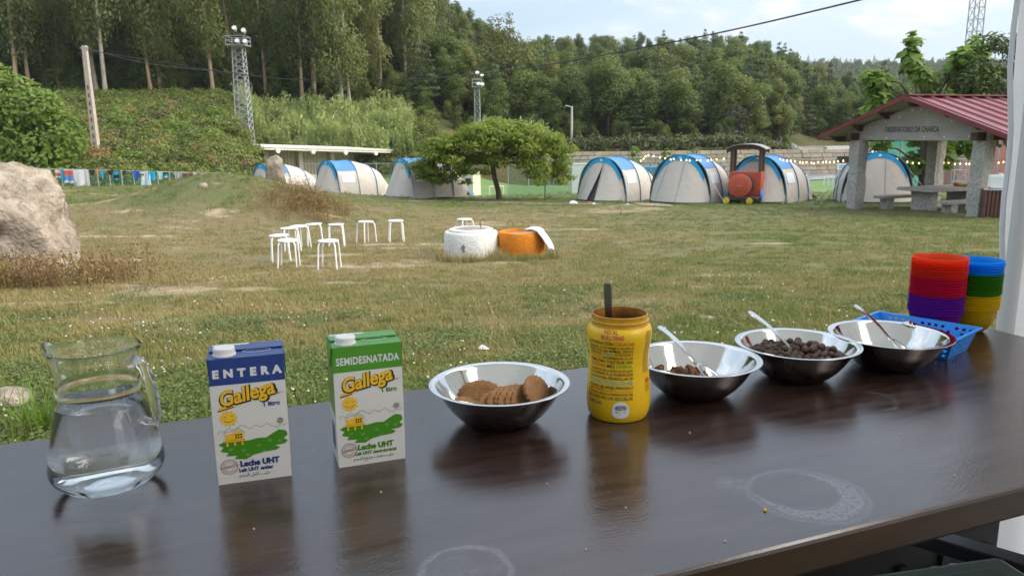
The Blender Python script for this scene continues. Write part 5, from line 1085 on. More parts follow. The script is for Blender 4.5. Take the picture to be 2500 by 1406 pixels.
def curtain(u, v):
    z = Zbot + (Ztop - Zbot) * v; e = edge(z); s = u * 2.6; w = .030 * math.sin(u * 70 + .8 * v) * min(1, u * 14 + .15) + .018 * math.sin(u * 31 + 2 * v) + .012 * math.sin(v * 9 + u * 5)
    d = Vector((.42, -.907, 0)); nn = Vector((.907, .42, 0)); return e + d * s + nn * (w + .35 * s * .15) - q0
b_ = MB(); b_.grid(curtain, 150, 40); o = b_.build('curtain', M_CURT, mq, smooth=70)
uv = o.data.uv_layers.new(name='UVMap'); 
for lp in o.data.loops:
    vi = lp.vertex_index; uv.data[lp.index].uv = ((vi % 151) / 150 * 2.6, (vi // 151) / 40 * 2.7)
hem = MB(); hem.tube([edge(Zbot + (Ztop - Zbot) * k / 30) + Vector((.006 * math.sin(k * 1.3), 0, 0)) - q0 for k in range(31)], .007, 6); hem.build('curtain_hem', M_CURT, mq, smooth=60)
pl_ = Vector(atD(2478, 500, 2.14)); MB().tube([Vector((pl_.x + .03, 2.16, Zbot)) - q0, Vector((pl_.x + .03, 2.16, Ztop)) - q0], .021, 12).build('pole', mat('pole_white', (.62, .60, .60), .4), mq, smooth=60)
def rp(t, n_, z): return TT * t + TN * n_ + Vector((0, 0, z)) - q0
Z1, Z2 = ZC + 1.22, ZC + 1.95
b_ = MB(); b_.grid(lambda u, v: rp(-3.2 + 5.0 * u, -2.2 + 3.75 * v, Z1 + (Z2 - Z1) * (1 - abs(2 * v - 1)) - .06 * math.sin(math.pi * u)), 10, 12); o = b_.build('roof', M_CURT, mq, smooth=70)
b_ = MB(); b_.grid(lambda u, v: rp(-3.2 + 5.0 * u + .0, -2.2 + .04 * math.sin(u * 40), Zbot + (Z1 - Zbot) * v), 80, 4); b_.build('back_wall', M_CURT, mq, smooth=70)
for t, n_ in ((-3.15, 1.5), (-3.15, -2.15), (1.75, -2.15)): MB().tube([rp(t, n_, Zbot - .1), rp(t, n_, Z1)], .021, 10).build('pole', bpy.data.materials['pole_white'], mq, smooth=60)

# ================================================================ cartons
def flat(pts, m_, parent, name, fn, lift):
    b_ = MB(); b_.poly([fn(u, v, lift) for u, v in pts]); return b_.build(name, m_, parent)
def stroke(pts, w, m_, parent, name, fn, lift, closed=False):
    """a printed line of width w (in mm) along (u, v) points in mm"""
    b_ = MB(); P = [Vector((a, b, 0)) for a, b in pts]; k = len(P); L_ = []
    for i_ in range(k):
        a, c = (P[i_ - 1] if (i_ or closed) else P[i_]), (P[(i_ + 1) % k] if (i_ < k - 1 or closed) else P[i_]); t = (c - a).normalized() if (c - a).length else Vector((1, 0, 0)); n_ = Vector((-t.y, t.x, 0)) * w / 2; L_.append((P[i_] + n_, P[i_] - n_))
    vs = [fn(q.x, q.y, lift) for pr in L_ for q in pr]; rng_ = range(k if closed else k - 1); b_.add(vs, [(2 * i_, 2 * i_ + 1, 2 * ((i_ + 1) % k) + 1, 2 * ((i_ + 1) % k)) for i_ in rng_]); return b_.build(name, m_, parent)
M_CARD = mat('carton_white', (.66, .64, .61), .35, spec=.5, var=.015, vscale=30); M_CAP = mat('cap_white', (.78, .78, .78), .35)
M_CBLUE = mat('carton_blue', (.006, .034, .20), .30, spec=.6); M_CGREEN = mat('carton_green', (.06, .26, .006), .30, spec=.6); M_CYEL = mat('print_yellow', (.80, .46, .015), .4); M_CBLK = mat('print_black', (.012, .010, .012), .4); M_NAVY = mat('print_navy', (.010, .030, .17), .4); M_PGRN = mat('print_green', (.05, .22, .006), .4); M_STAMP = mat('print_stamp', (.34, .20, .17), .5); M_SUN = mat('print_sun', (.82, .48, .03), .4); M_SILV = mat('print_silver', (.66, .67, .68), .35)
AR1 = '\uFEE2\uFEB3\uFEAA\uFEDF\uFE8D \uFEDE\uFEE3\uFE8E\uFEDB \uFE90\uFEF4\uFEE0\uFEA3'; AR2 = '\uFEE2\uFEB3\uFEAA\uFEDF\uFE8D \uFEC9\uFEED\uFEB0\uFEE8\uFEE3 \uFED2\uFEBC\uFEE7 \uFE90\uFEF4\uFEE0\uFEA3'
CW, CDp, CH = 90.0, 62.0, 166.0           # carton in millimetres
def carton(name, label, corner, rz, band, title, tspace, tsize, lines, txt):
    t = empty(name, corner, rz, label, 'milk carton'); S = .001
    def P3(x, y, z): return (x * S, y * S, z * S)
    b_ = MB(); n_ = 18
    def body(x, y, z):                     # sides bulge a little with the milk inside
        bz = math.sin(math.pi * min(1, z / CH)); x += .3 * mnoise.noise(Vector((.05, z * .03, corner[0] * 9))); y += .35 * mnoise.noise(Vector((x * .03, z * .025, 3 + corner[0] * 9))); return P3(CW / 2 + (x - CW / 2) * (1 + .012 * bz), CDp / 2 + (y - CDp / 2) * (1 + .03 * bz * (1 - abs(x / CW - .5) * 1.6)), z)
    b_.grid(lambda u, v: body(CW * u, 0, CH * v), n_, 28); b_.grid(lambda u, v: body(CW * (1 - u), CDp, CH * v), n_, 28); b_.grid(lambda u, v: body(0, CDp * (1 - u), CH * v), n_, 28); b_.grid(lambda u, v: body(CW, CDp * u, CH * v), n_, 28)
    b_.add([P3(0, 0, 0), P3(CW, 0, 0), P3(CW, CDp, 0), P3(0, CDp, 0)], [(3, 2, 1, 0)])
    b_.build('body', M_CARD, t, smooth=40)
    def front(x, y, lift):                 # x, y in mm from the lower left corner of the front
        p = body(x, 0, y); return (p[0], p[1] - lift * S, p[2])
    def side(x, y, lift): p = body(0, CDp - x, y); return (p[0] - lift * S, p[1], p[2])
    def topf(x, y, lift): return P3(x, y, CH + lift)
    BB = CH * .795
    b_ = MB(); b_.grid(lambda u, v: front(CW * u, BB + (CH - BB) * v, .25), 18, 8); b_.grid(lambda u, v: (lambda p: (p[0] + .0005, p[1], p[2]))(body(CW, CDp * u, BB + (CH - BB) * v)), 4, 3); b_.build('colour_band', band, t, smooth=40)
    b_ = MB(); b_.grid(lambda u, v: side(CDp * u, (CH * (.44 + .0 * u)) + (CH * .56) * v, .25), 18, 16); b_.build('colour_side', band, t, smooth=40)
    b_ = MB(); b_.add([P3(0, 0, CH), P3(CW, 0, CH), P3(CW, CDp, CH + 2), P3(0, CDp, CH + 2)], [(0, 1, 2, 3)]); tp = b_.build('top', band, t)
    b_ = MB(); b_.box(P3(CW / 2, CDp * .60, CH + 3.2), (CW * S * .99, .018, .0012), M=Matrix.Rotation(.10, 4, 'X')); b_.build('top_seam', band, tp)
    b_ = MB(); b_.box(P3(CW * .28, CDp * .82, CH + 3.4), (CW * S * .5, .010, .0008)); b_.build('seam_strip', M_CARD, tp)
    for sx, q in ((0, -1), (CW, 1)):       # folded ears
        b_ = MB(); b_.prism([P3(sx + q * .3, 4, CH - 1), P3(sx + q * .3, CDp - 4, CH - 1), P3(sx + q * .9, CDp * .5 + 9, CH - 31), P3(sx + q * .9, CDp * .5 - 9, CH - 31)], (q * .0014, 0, 0)); b_.build('ear', band, t)
    b_ = MB(); b_.lathe([(0, 0)] + [(14.2 * S, 0), (14.2 * S, 2 * S)] + [(13.0 * S, 2.2 * S)], 40, P3(19, 17, CH + .3)); prof = [(12.9, 2.2), (13.1, 9.6), (12.0, 11.0), (0, 11.1)]
    for k in range(3): pass
    cpm = MB(); n2 = 72; vs = []
    for r_, z in prof[:-1]:
        for j_ in range(n2): w = 2 * math.pi * j_ / n2; rr = r_ + (.28 if j_ % 2 and z < 10 else 0); vs.append((.019 + rr * S * math.cos(w), .017 + rr * S * math.sin(w), (CH + z) * S))
    cpm.add(vs, [(i_ * n2 + j_, i_ * n2 + (j_ + 1) % n2, (i_ + 1) * n2 + (j_ + 1) % n2, (i_ + 1) * n2 + j_) for i_ in range(2) for j_ in range(n2)] + [tuple(range(2 * n2, 3 * n2))])
    cp = cpm.build('cap', M_CAP, t, smooth=35); b_.build('spout_flange', M_CAP, cp)
    stroke([(58 + 17 * math.cos(a / 24 * 6.283), 22 + 6 * math.sin(a / 24 * 6.283)) for a in range(24)], 1.1, M_SILV, tp, 'oval_print', topf, 1.6, True)
    # --- front print
    pr = t
    def line(s, x, y, size, m_, lift=.35, rot=0.0, **kw):
        c_, s_ = math.cos(rot), math.sin(rot); return text_on(s, lambda a, b: front(x + a * c_ - b * s_, y + a * s_ + b * c_, lift), size, m_, pr, **kw)
    line(title, CW / 2, 146, tsize, M_SILV, .45, 0, bold=.85 if len(title) < 8 else .45, space=tspace, fit=83)
    gx, gy, gr = 42, 118, R_(10.5)
    line('Gallega', gx + .7, gy - .9, 27, M_CBLK, .40, gr, bold=1.9, shear=.22, fit=71); line('Gallega', gx, gy, 27, M_CYEL, .60, gr, bold=.75, shear=.22, fit=66)
    def swash(w0, w1, lift, m_, dy): flat([(8 - w0, 99 + dy - w0), (8, 102.5 + dy), (50, 110.6 + dy), (88, 117.0 + dy), (62, 111.0 + dy - w1 * .6), (8 + w0, 99 + dy - w0 * .6)], m_, pr, 'swash', front, lift)
    swash(1.2, 1.3, .38, M_CBLK, -.6); swash(.2, .1, .58, M_CYEL, .2)
    line('1 litro', 71, 102, 8.5, txt, .45, .03, bold=.28)
    sc_ = [(19 + (11.5 if k % 2 == 0 else 8.2) * math.cos(k * math.pi / 12 + .1), 88 + (11.5 if k % 2 == 0 else 8.2) * math.sin(k * math.pi / 12 + .1)) for k in range(24)]
    su = MB(); su.add([front(19, 88, .45)] + [front(a, b, .45) for a, b in sc_], [(0, k + 1, (k + 1) % 24 + 1) for k in range(24)]); so = su.build('sun_print', M_SUN, pr)
    stroke([(19 + 6 * math.cos(R_(a)), 88 + 5 * math.sin(R_(a))) for a in range(200, 345, 16)], .6, M_CBLK, so, 'sun_line', front, .6); stroke([(13, 91), (15, 90), (17, 91)], .5, M_CBLK, so, 'sun_line', front, .6); stroke([(21, 91.5), (23, 90.5), (25, 91.5)], .5, M_CBLK, so, 'sun_line', front, .6)
    stroke([(4, 68), (8, 73), (12, 70), (18, 75), (25, 72), (33, 78), (38, 75), (44, 71), (50, 76), (57, 72), (64, 77), (70, 72), (76, 69), (80, 73), (84, 71), (88, 74)], .5, M_PGRN, pr, 'hill_line', front, .4)
    mead = [(4, 54), (10, 57), (26, 58), (40, 56), (52, 58), (64, 57), (70, 62), (78, 66), (86, 64), (88, 58), (83, 53), (88, 50), (84, 46), (72, 45), (78, 42), (74, 39), (58, 38), (46, 36), (36, 31), (22, 33), (26, 37), (12, 38), (16, 42), (6, 45), (10, 50)]
    mo = MB(); mo.add([front(46, 48, .40)] + [front(a, b, .40) for a, b in mead], [(0, k + 1, (k + 1) % len(mead) + 1) for k in range(len(mead))]); mo.build('meadow_print', M_PGRN, pr)
    for x, y in ((18, 45), (34, 43), (38, 36), (58, 38), (78, 50), (66, 52), (52, 47)): stroke([(x - 2, y + 2.2), (x - .8, y - 1.2), (x, y + 3), (x + .8, y - 1.2), (x + 2.4, y + 2.2)], .38, M_CARD, pr, 'grass_print', front, .55)
    for k in range(8):       # daisy
        a = k * math.pi / 4; stroke([(80 + 2.6 * math.cos(a) + 1.5 * math.cos(b_ * 1.0472), 78 + 2.6 * math.sin(a) + 1.5 * math.sin(b_ * 1.0472)) for b_ in range(6)], .4, M_CBLK, pr, 'daisy_print', front, .5, True)
    # granary on stilts
    flat([(12, 56), (36, 56), (36, 58.5), (12, 58.5)], M_CYEL, pr, 'granary_print', front, .55); flat([(14, 58.6), (23, 58.6), (23, 68), (13, 69)], M_CYEL, pr, 'granary_print', front, .55); flat([(23, 58.6), (35, 58.6), (35, 67.5), (29, 71.5), (23, 68)], M_SUN, pr, 'granary_print', front, .55); flat([(12, 69), (20, 71), (24, 70), (29, 74), (37, 67), (35.5, 66.6), (29, 71.6), (22.5, 67.6), (11, 67)], M_CARD, pr, 'granary_print', front, .6)
    for x in (15, 24, 33): flat([(x - 1.3, 51), (x + 1.3, 51), (x + .8, 56), (x - .8, 56)], M_CYEL, pr, 'granary_print', front, .55)
    for x in (25, 28, 31):
        for y in (60.5, 64): flat([(x, y), (x + 2, y), (x + 2, y + 2.4), (x, y + 2.4)], M_CBLK, pr, 'granary_print', front, .7)
    stroke([(12, 69), (20, 71), (24, 70), (29, 74), (37, 67)], .5, M_CBLK, pr, 'granary_print', front, .75); stroke([(12, 56), (36, 56), (36, 58.6), (12, 58.6)], .4, M_CBLK, pr, 'granary_print', front, .75, True)
    for r_, w in ((10.2, .6), (9.2, .35), (5.6, .35)): stroke([(15 + r_ * math.cos(a / 28 * 6.283), 23 + r_ * math.sin(a / 28 * 6.283)) for a in range(28)], w, M_STAMP, pr, 'stamp_print', front, .42, True)
    line('HORECA', 15, 23, 5.2, M_STAMP, .5, .12, bold=.12)
    for s, r_, a0, sg in (('SELECCION', 7.4, 90, -1), ('GOURMET', 7.4, -90, 1)):
        for k, ch in enumerate(s):
            a = R_(a0 + sg * (k - (len(s) - 1) / 2) * 17); line(ch, 15 + r_ * math.cos(a), 23 + r_ * math.sin(a), 2.9, M_STAMP, .45, a - math.pi / 2 if sg < 0 else a + math.pi / 2)
    for s, x, y, size, fit_, m_, bold in lines: line(s, x, y, size, m_, .5, .0, fit=fit_, bold=bold)
    for k in range(9): stroke([(8, 84 + 8 * k - 0), (30, 82.5 + 8 * k), (54, 84 + 8 * k)], .9, M_SILV, t, 'side_print', side, .5)
    flat([(12, 18), (40, 18), (40, 52), (12, 52)], M_NAVY, t, 'side_panel_print', side, .3)
    return t
cb_ = onT(534, 1184); cg_ = onT(828, 1142)
carton('milk_carton', 'blue and white milk carton marked ENTERA, right of the glass jug', cb_, R_(17.3), M_CBLUE, 'ENTERA', 1.75, 14, (('Leche UHT', 52, 25, 10.5, 48, M_NAVY, .62), ('Lait UHT entier', 47, 16.5, 7, 42, M_NAVY, .3), (AR1, 45, 9.5, 6.5, 38, M_CBLK, 0)), M_NAVY)
carton('milk_carton', 'green and white milk carton marked SEMIDESNATADA, left of the biscuit bowl', cg_, R_(19.6), M_CGREEN, 'SEMIDESNATADA', 1.08, 14, (('Leche UHT', 50, 25, 10.5, 48, M_PGRN, .62), ('Lait UHT demi-écrémé', 50, 16.5, 6.6, 56, M_PGRN, .3), (AR2, 47, 9.5, 6.5, 54, M_CBLK, 0)), M_PGRN)

# ================================================================ glass jug with water
def glassmat(name, ior, col=(1, 1, 1), rough=0.0):
    m = bpy.data.materials.new(name); m.use_nodes = True; nt = m.node_tree; nt.nodes.remove(nt.nodes['Principled BSDF']); g = nt.nodes.new('ShaderNodeBsdfGlass'); g.inputs['IOR'].default_value = ior; g.inputs['Color'].default_value = (*col, 1); g.inputs['Roughness'].default_value = rough; nt.links.new(g.outputs[0], nt.nodes['Material Output'].inputs[0]); return m
M_GLASS = glassmat('jug_glass', 1.48, (1, 1, .995)); M_WATER = glassmat('jug_water', 1.33, (1, 1, 1))
jc = Vector((-.522, .927, ZT + .0005))
PO = [(0, 0), (.030, .0), (.046, .0015), (.054, .006), (.0645, .0165), (.0678, .025), (.0672, .034), (.0635, .055), (.0575, .083), (.0515, .109), (.0488, .122), (.0482, .127), (.0497, .1295), (.0497, .132), (.0480, .1345), (.0470, .140), (.0468, .146), (.0482, .157), (.0505, .170), (.0520, .177), (.0525, .1805)]
PI = [(.0502, .1812), (.0490, .177), (.0480, .170), (.0458, .157), (.0444, .146), (.0446, .140), (.0456, .1345), (.0462, .130), (.0460, .124), (.0490, .109), (.0550, .083), (.0610, .055), (.0646, .034), (.0648, .026), (.0610, .0185), (.050, .0095), (.030, .007), (0, .0065)]
def spouted(prof, n=96):
    b_ = MB(); b_.lathe(prof, n); out_ = []
    for x, y, z in b_.v:
        f_ = max(0, (z - .150) / .031); a = math.atan2(y, x); da = math.atan2(math.sin(a - R_(186)), math.cos(a - R_(186))); k = math.exp(-(da / .22) ** 2) * f_ ** 1.6; r_ = math.hypot(x, y)
        out_.append((x + math.cos(a) * .008 * k if r_ > 1e-5 else x, y + math.sin(a) * .008 * k if r_ > 1e-5 else y, z + .009 * k))
    b_.v = out_; return b_
jg = empty('glass_jug', jc, 0, 'clear glass water jug at the left end of the table', 'jug')
b_ = spouted(PO + PI); b_.build('body', M_GLASS, jg, smooth=50)
hp = [(.0492, -.0125, .164), (.059, -.016, .168), (.069, -.020, .162), (.0755, -.022, .146), (.0800, -.0235, .120), (.0820, -.0245, .098), (.0775, -.023, .0905), (.0680, -.0200, .0905), (.0575, -.0165, .0925)]
b_ = MB(); b_.tube(hp, [.0075, .0072, .0068, .0066, .0062, .0058, .0055, .0052, .0055], 14); b_.build('handle', M_GLASS, jg, smooth=60)
wi = [(r_ + .0006 if r_ > 1e-6 else 0, z) for r_, z in reversed(PI[9:])]; wi = [(r_, z - .0005) for r_, z in wi] + [(.0488, .1095), (.0482, .1085), (0, .1085)]
b_ = MB(); b_.lathe(wi, 96); o = b_.build('water', M_WATER, smooth=50, loc=jc); tag(o, 'clear water filling the glass jug up to its neck', 'water')

# ================================================================ cocoa jar
M_JAR = mat('jar_yellow', (.78, .47, .008), .38, spec=.5, var=.03, vscale=20); M_JARIN = mat('jar_inside', (.42, .17, .012), .55, col2=(.22, .09, .015), vscale=60); M_COCOA = mat('cocoa_powder', (.10, .045, .02), .95, bump=.6, bscale=160, spec=.1)
ja = Vector((.166, 1.158, ZT)); J = empty('cocoa_jar', ja, 0, 'yellow plastic cocoa jar without lid, printed with coloured lettering', 'jar')
JP = [(0, .004), (.036, .003), (.040, 0), (.0435, .001), (.0475, .008), (.0495, .020), (.0500, .032), (.0492, .048), (.0474, .066), (.0458, .084), (.0456, .098), (.0470, .112), (.0492, .124), (.0502, .133), (.0500, .140), (.0478, .1452), (.0438, .1475), (.0430, .1500), (.0430, .1525), (.0452, .1538), (.0452, .1556), (.0430, .1568), (.0430, .1625), (.0436, .1635), (.0432, .1646)]
JI = [(.0408, .1646), (.0400, .160), (.0400, .148), (.0455, .140), (.0465, .12), (.0435, .095), (.045, .07), (.047, .04), (.045, .012), (0, .010)]
def jr(z): return float(np.interp(z, [q[1] for q in JP[2:16]], [q[0] for q in JP[2:16]]))
b_ = MB(); b_.lathe(JP[:17], 72); b_.f.pop(); b_.mi.pop(); b_.build('body', M_JAR, J, smooth=40); b_ = MB(); b_.lathe(JP[16:], 72); b_.f = b_.f[:-2]; b_.mi = b_.mi[:-2]; b_.build('neck', mat('jar_neck_stained', (.74, .43, .008), .42, col2=(.40, .17, .02), vscale=26, detail=9), J, smooth=40); b_ = MB(); b_.lathe([JP[-1]] + JI, 64); b_.f = [f for f in b_.f if len(f) == 4]; b_.build('inner_wall', M_JARIN, J, smooth=40)
b_ = MB(); b_.lathe([(0, .062), (.02, .060), (.0445, .058), (.0445, .05), (0, .05)], 40); b_.build('cocoa', M_COCOA, J, smooth=60)
def jsurf(a0):
    return lambda x, z: (lambda r_, w: (r_ * math.sin(w), -r_ * math.cos(w), z))(jr(z) + .0005, a0 + x / .0475)
INK = {'k': mat('ink_black', (.015, .012, .010), .5), 'r': mat('ink_red', (.55, .035, .03), .5), 'm': mat('ink_crimson', (.55, .015, .10), .5), 'g': mat('ink_green', (.20, .36, .02), .5), 't': mat('ink_teal', (.06, .40, .33), .5), 'o': mat('ink_orange', (.72, .26, .02), .5), 'n': mat('ink_navy', (.02, .03, .16), .5)}
def jline(segs, y, h, width, a0=-.46, right=.0375, squeeze=True):
    """one printed line: y is its height in the photo, right-justified like the original"""
    z0 = atD(1508, y, 1.108).z - ZT; parts = []; tot = 0
    for s, c in segs:
        V, F = text_mesh(s, h, bold=h * .012, align='LEFT'); w = max(a for a, b in V); parts.append((V, F, w, c)); tot += w + h * .28
    k = width / (tot - h * .28); x = right - width; f_ = jsurf(a0)
    for V, F, w, c in parts:
        b2 = MB(); b2.add([f_(x + a * k, z0 + b) for a, b in V], F); b2.build('lettering', INK[c], J); x += (w + h * .28) * k
jline([('NO AL', 'm')], 814, .0085, .021, right=.0135); jline([('BULLYING', 'm')], 827, .0095, .034, right=.022)
for segs, y, h in (([('LA FUNDACIÓN', 'k'), ('COLACAO', 'r')], 842, .0074), ([('ENSEÑARÁ A LOS NIÑ@S A SACAR LO', 'k')], 852.5, .0052), ([('MEJOR DE ELL@S MISM@S, SIENDO', 'k')], 860.5, .0052), ([('AUTÉNTICOS,', 'k'), ('SIN MIEDO', 't'), ('AL RECHAZO Y', 'k')], 869, .0056), ([('RESPETANDO', 'o'), ('LAS DIFERENCIAS DE LOS', 'k')], 878, .0056), ([('DEMÁS PARA CONSTRUIR UNA', 'k')], 887.5, .0066), ([('SOCIEDAD', 'r'), ('MÁS', 'k'), ('DIVERSA.', 'g')], 898, .0082),
                   ([('LOS BENEFICIOS DE LA VENTA DE ESTE BOTE', 'k')], 909, .0052), ([('SE DONARÁN A LA FUNDACIÓN', 'k')], 917.5, .0066), ([('COLACAO PARA DESARROLLAR UN', 'k')], 927, .0062), ([('PROYECTO ESCOLAR', 't')], 938.5, .0092), ([('EN DONDE L@S NIÑ@S APRENDAN A', 'k')], 949, .0056), ([('COMPRENDERSE', 'r'), ('Y', 'k'), ('RESPETAR A LOS DEMÁS,', 'o')], 957, .0052), ([('AYUDANDO ASÍ EN LA PREVENCIÓN DEL', 'k')], 965, .0052), ([('BULLYING EN LAS ESCUELAS.', 'k')], 974.5, .0070)): jline(segs, y, h, .076)
jline([('ColaCao', 'n')], 987, .0095, .028, right=-.010)
f_ = jsurf(-.02); z0 = atD(1508, 1002, 1.108).z - ZT; b2 = MB(); b2.add([f_(-.002, z0)] + [f_(-.002 + .0125 * math.copysign(abs(math.cos(a)) ** .8, math.cos(a)) * (1 - .15 * math.sin(a)), z0 + .0135 * math.copysign(abs(math.sin(a)) ** .8, math.sin(a))) for a in [k * 6.283 / 28 for k in range(28)]], [(0, k + 1, (k + 1) % 28 + 1) for k in range(28)]); b2.build('info_bubble', mat('bubble_white', (.72, .76, .76), .5), J)
def jsmall(s, a0, y, h, c, w): 
    z0 = atD(1508, y, 1.108).z - ZT; f2 = jsurf(a0); V, F = text_mesh(s, h, bold=h * .03); k = w / (max(a for a, b in V) - min(a for a, b in V)); b3 = MB(); b3.add([(lambda p: (p[0] * 1.008, p[1] * 1.008, p[2]))(f2(a * k, z0 + b)) for a, b in V], F); b3.build('lettering', INK[c], J)
jsmall('CONOCE MÁS', -.06, 992, .0032, 'n', .013); jsmall('SOBRE EL PROYECTO', -.06, 996, .0032, 'n', .018); jsmall('ESCANEA AQUÍ', -.06, 1000, .0032, 'n', .015)
for k in range(22): jsmall('INFORMACION NUTRICIONAL', .92, 818 + k * 4.7, .0022, 'k', .012 + .006 * random.random())
jsmall('idilia', .98, 938, .008, 'r', .012); jsmall('FOODS', .98, 945, .003, 'r', .010)
for k in range(3): jsmall('BARCELONA ESPAÑA', .95, 952 + 5 * k, .0022, 'k', .012)
# spoon standing in the jar
M_SPOON = mat('spoon_steel', (.62, .61, .60), .16, metal=1.0); M_SPOOND = mat('spoon_dark_steel', (.16, .15, .145), .30, metal=1.0)
def spoon_parts(par, m_, L_=.19, w=.018):
    n_ = 14; b_ = MB(); vs = []
    for k in range(n_ + 1):
        t = k / n_; x = -L_ * .72 * t; ww = (.0045 + (w * .5 - .0045) * t ** 1.2) * (1 - .25 * max(0, t - .93) / .07); zz = .006 * math.sin(t * 2.6) + .004 * t; th = .0011
        vs += [(x, -ww, zz - th), (x, ww, zz - th), (x, ww, zz + th), (x, -ww, zz + th)]
    b_.add(vs, [(4 * k + i_, 4 * k + (i_ + 1) % 4, 4 * k + 4 + (i_ + 1) % 4, 4 * k + 4 + i_) for k in range(n_) for i_ in range(4)] + [(3, 2, 1, 0), (4 * n_, 4 * n_ + 1, 4 * n_ + 2, 4 * n_ + 3)]); b_.build('handle', m_, par, smooth=40)
    b_ = MB(); b_.grid(lambda u, v: (lambda r_, a: (.030 + .031 * r_ * math.cos(a) * (1 + .06 * math.cos(a)), .020 * r_ * math.sin(a), .009 * (r_ * r_ - 1) + .0015))(v, u * 6.2832), 28, 7); o = b_.build('spoon_bowl', m_, par, smooth=60); sm = o.modifiers.new('s', 'SOLIDIFY'); sm.thickness = .0014
def spoon(label, neck, end, m_, roll=0.0, group='serving spoons'):
    neck = Vector(neck); end = Vector(end); x = (neck - end).normalized(); y = Vector((0, 0, 1)).cross(x); y = y.normalized() if y.length > .05 else Vector((1, 0, 0)); z = x.cross(y); t = empty('spoon', neck, 0, label, 'spoon', group); t.rotation_euler = (Matrix((x, y, z)).transposed() @ Matrix.Rotation(roll, 3, 'X')).to_euler(); spoon_parts(t, m_, (neck - end).length / .72); return t
spoon('dark steel spoon handle sticking up out of the yellow jar', ja + Vector((-.004, .01, .074)), ja + Vector((-.011, .020, .207)), M_SPOOND, R_(90))
# ================================================================ steel bowls and what is in them
M_BIN = mat('bowl_polished', (.66, .65, .63), .10, metal=1.0, bump=.02, bscale=60); M_BOUT = mat('bowl_satin_darkened', (.24, .22, .21), .17, metal=1.0, bump=.03, bscale=90, stretch=(1, 1, 6))  # satin outside: the table's dark reflection is partly put into its colour
def bowl_r(z): return float(np.interp(z, [.0012, .003, .010, .020, .034, .048, .060], [.040, .046, .0585, .0695, .0805, .0890, .0958]))
def bowl(label, c):
    t = empty('steel_bowl', c, 0, label, 'bowl', 'steel serving bowls in a row')
    zs = [.0012, .004, .007, .010, .015, .020, .027, .034, .041, .048, .055, .060]
    b_ = MB(); b_.lathe([(0, .0012)] + [(bowl_r(z), z) for z in zs] + [(.0970, .0625), (.0990, .0635), (.1060, .0643), (.1078, .0640)], 96); b_.f = [f for f in b_.f if len(f) <= 4]; b_.build('inner_shell', M_BIN, t, smooth=60)
    b_ = MB(); b_.lathe([(0, 0), (.046, .0)] + [(bowl_r(z) + .0011, z - .0010) for z in zs[1:]] + [(.0980, .0615), (.1000, .0625), (.1062, .0632), (.1080, .0630), (.1084, .0636), (.1078, .0640)], 96); b_.f = [f for f in b_.f if len(f) <= 4]; b_.build('outer_shell', M_BOUT, t, smooth=60); return t
BC = [Vector((-.0209, 1.1276, ZT + .0004)), Vector((.3082, 1.2472, ZT + .0004)), Vector((.5103, 1.3312, ZT + .0004)), Vector((.7039, 1.3886, ZT + .0004))]
for lb, c in zip(('steel bowl holding biscuits, nearest to the milk cartons', 'steel bowl holding chocolate flakes, right behind the yellow jar', 'steel bowl full of dark chocolate cereal balls', 'steel bowl in front of the blue basket, last of the row'), BC): bowl(lb, c)
M_BISC = mat('biscuit', (.40, .22, .105), .85, col2=(.29, .145, .06), vscale=70, bump=.5, bscale=260, spec=.15); M_HOLE = mat('biscuit_hole', (.12, .06, .03), .9)
def biscuit_mesh():
    n_ = 60; vs = []; pr = [(0.0, .0036), (.55, .0037), (.9, .0034), (1.0, .0022), (1.0, -.0022), (.9, -.0034), (0, -.0036)]; b_ = MB()
    for r_, z in pr:
        for k in range(n_):
            a = 2 * math.pi * k / n_; s = 1 + (.035 * math.cos(a * 20) if r_ > .8 else 0); vs.append((.036 * r_ * s * math.cos(a), .026 * r_ * s * math.sin(a), z + .0002 * mnoise.noise(Vector((r_ * 4 * math.cos(a) * 3, r_ * 12 * math.sin(a), 1)))))
    b_.add(vs, [(i_ * n_ + (k + 1) % n_, i_ * n_ + k, (i_ + 1) * n_ + k, (i_ + 1) * n_ + (k + 1) % n_) for i_ in range(len(pr) - 1) for k in range(n_)]); return b_.mesh('biscuit', M_BISC, 40)
bme_ = biscuit_mesh(); hb = MB()
for k in range(15):
    x, y = (-.022 + .011 * (k % 5), -.012 + .012 * (k // 5)); 
    for z in (.0037, -.0037): hb.tube([(x, y, z - .0001 if z > 0 else z + .0001), (x, y, z + .00015 if z > 0 else z - .00015)], .0009, 6)
hme = hb.mesh('dot_pattern', M_HOLE)
def biscuit(label, off, rot):
    o = link('biscuit', bme_, None, BC[0] + Vector(off) - Vector((0, 0, .007 if off[2] > .03 else .002)), tuple(R_(a) for a in rot), (random.uniform(.9, 1.06), random.uniform(.9, 1.06), 1)); tag(o, label, 'biscuit', 'biscuits in the steel bowl'); h_ = link('dot_pattern', hme, o); h_['kind'] = 'stuff'
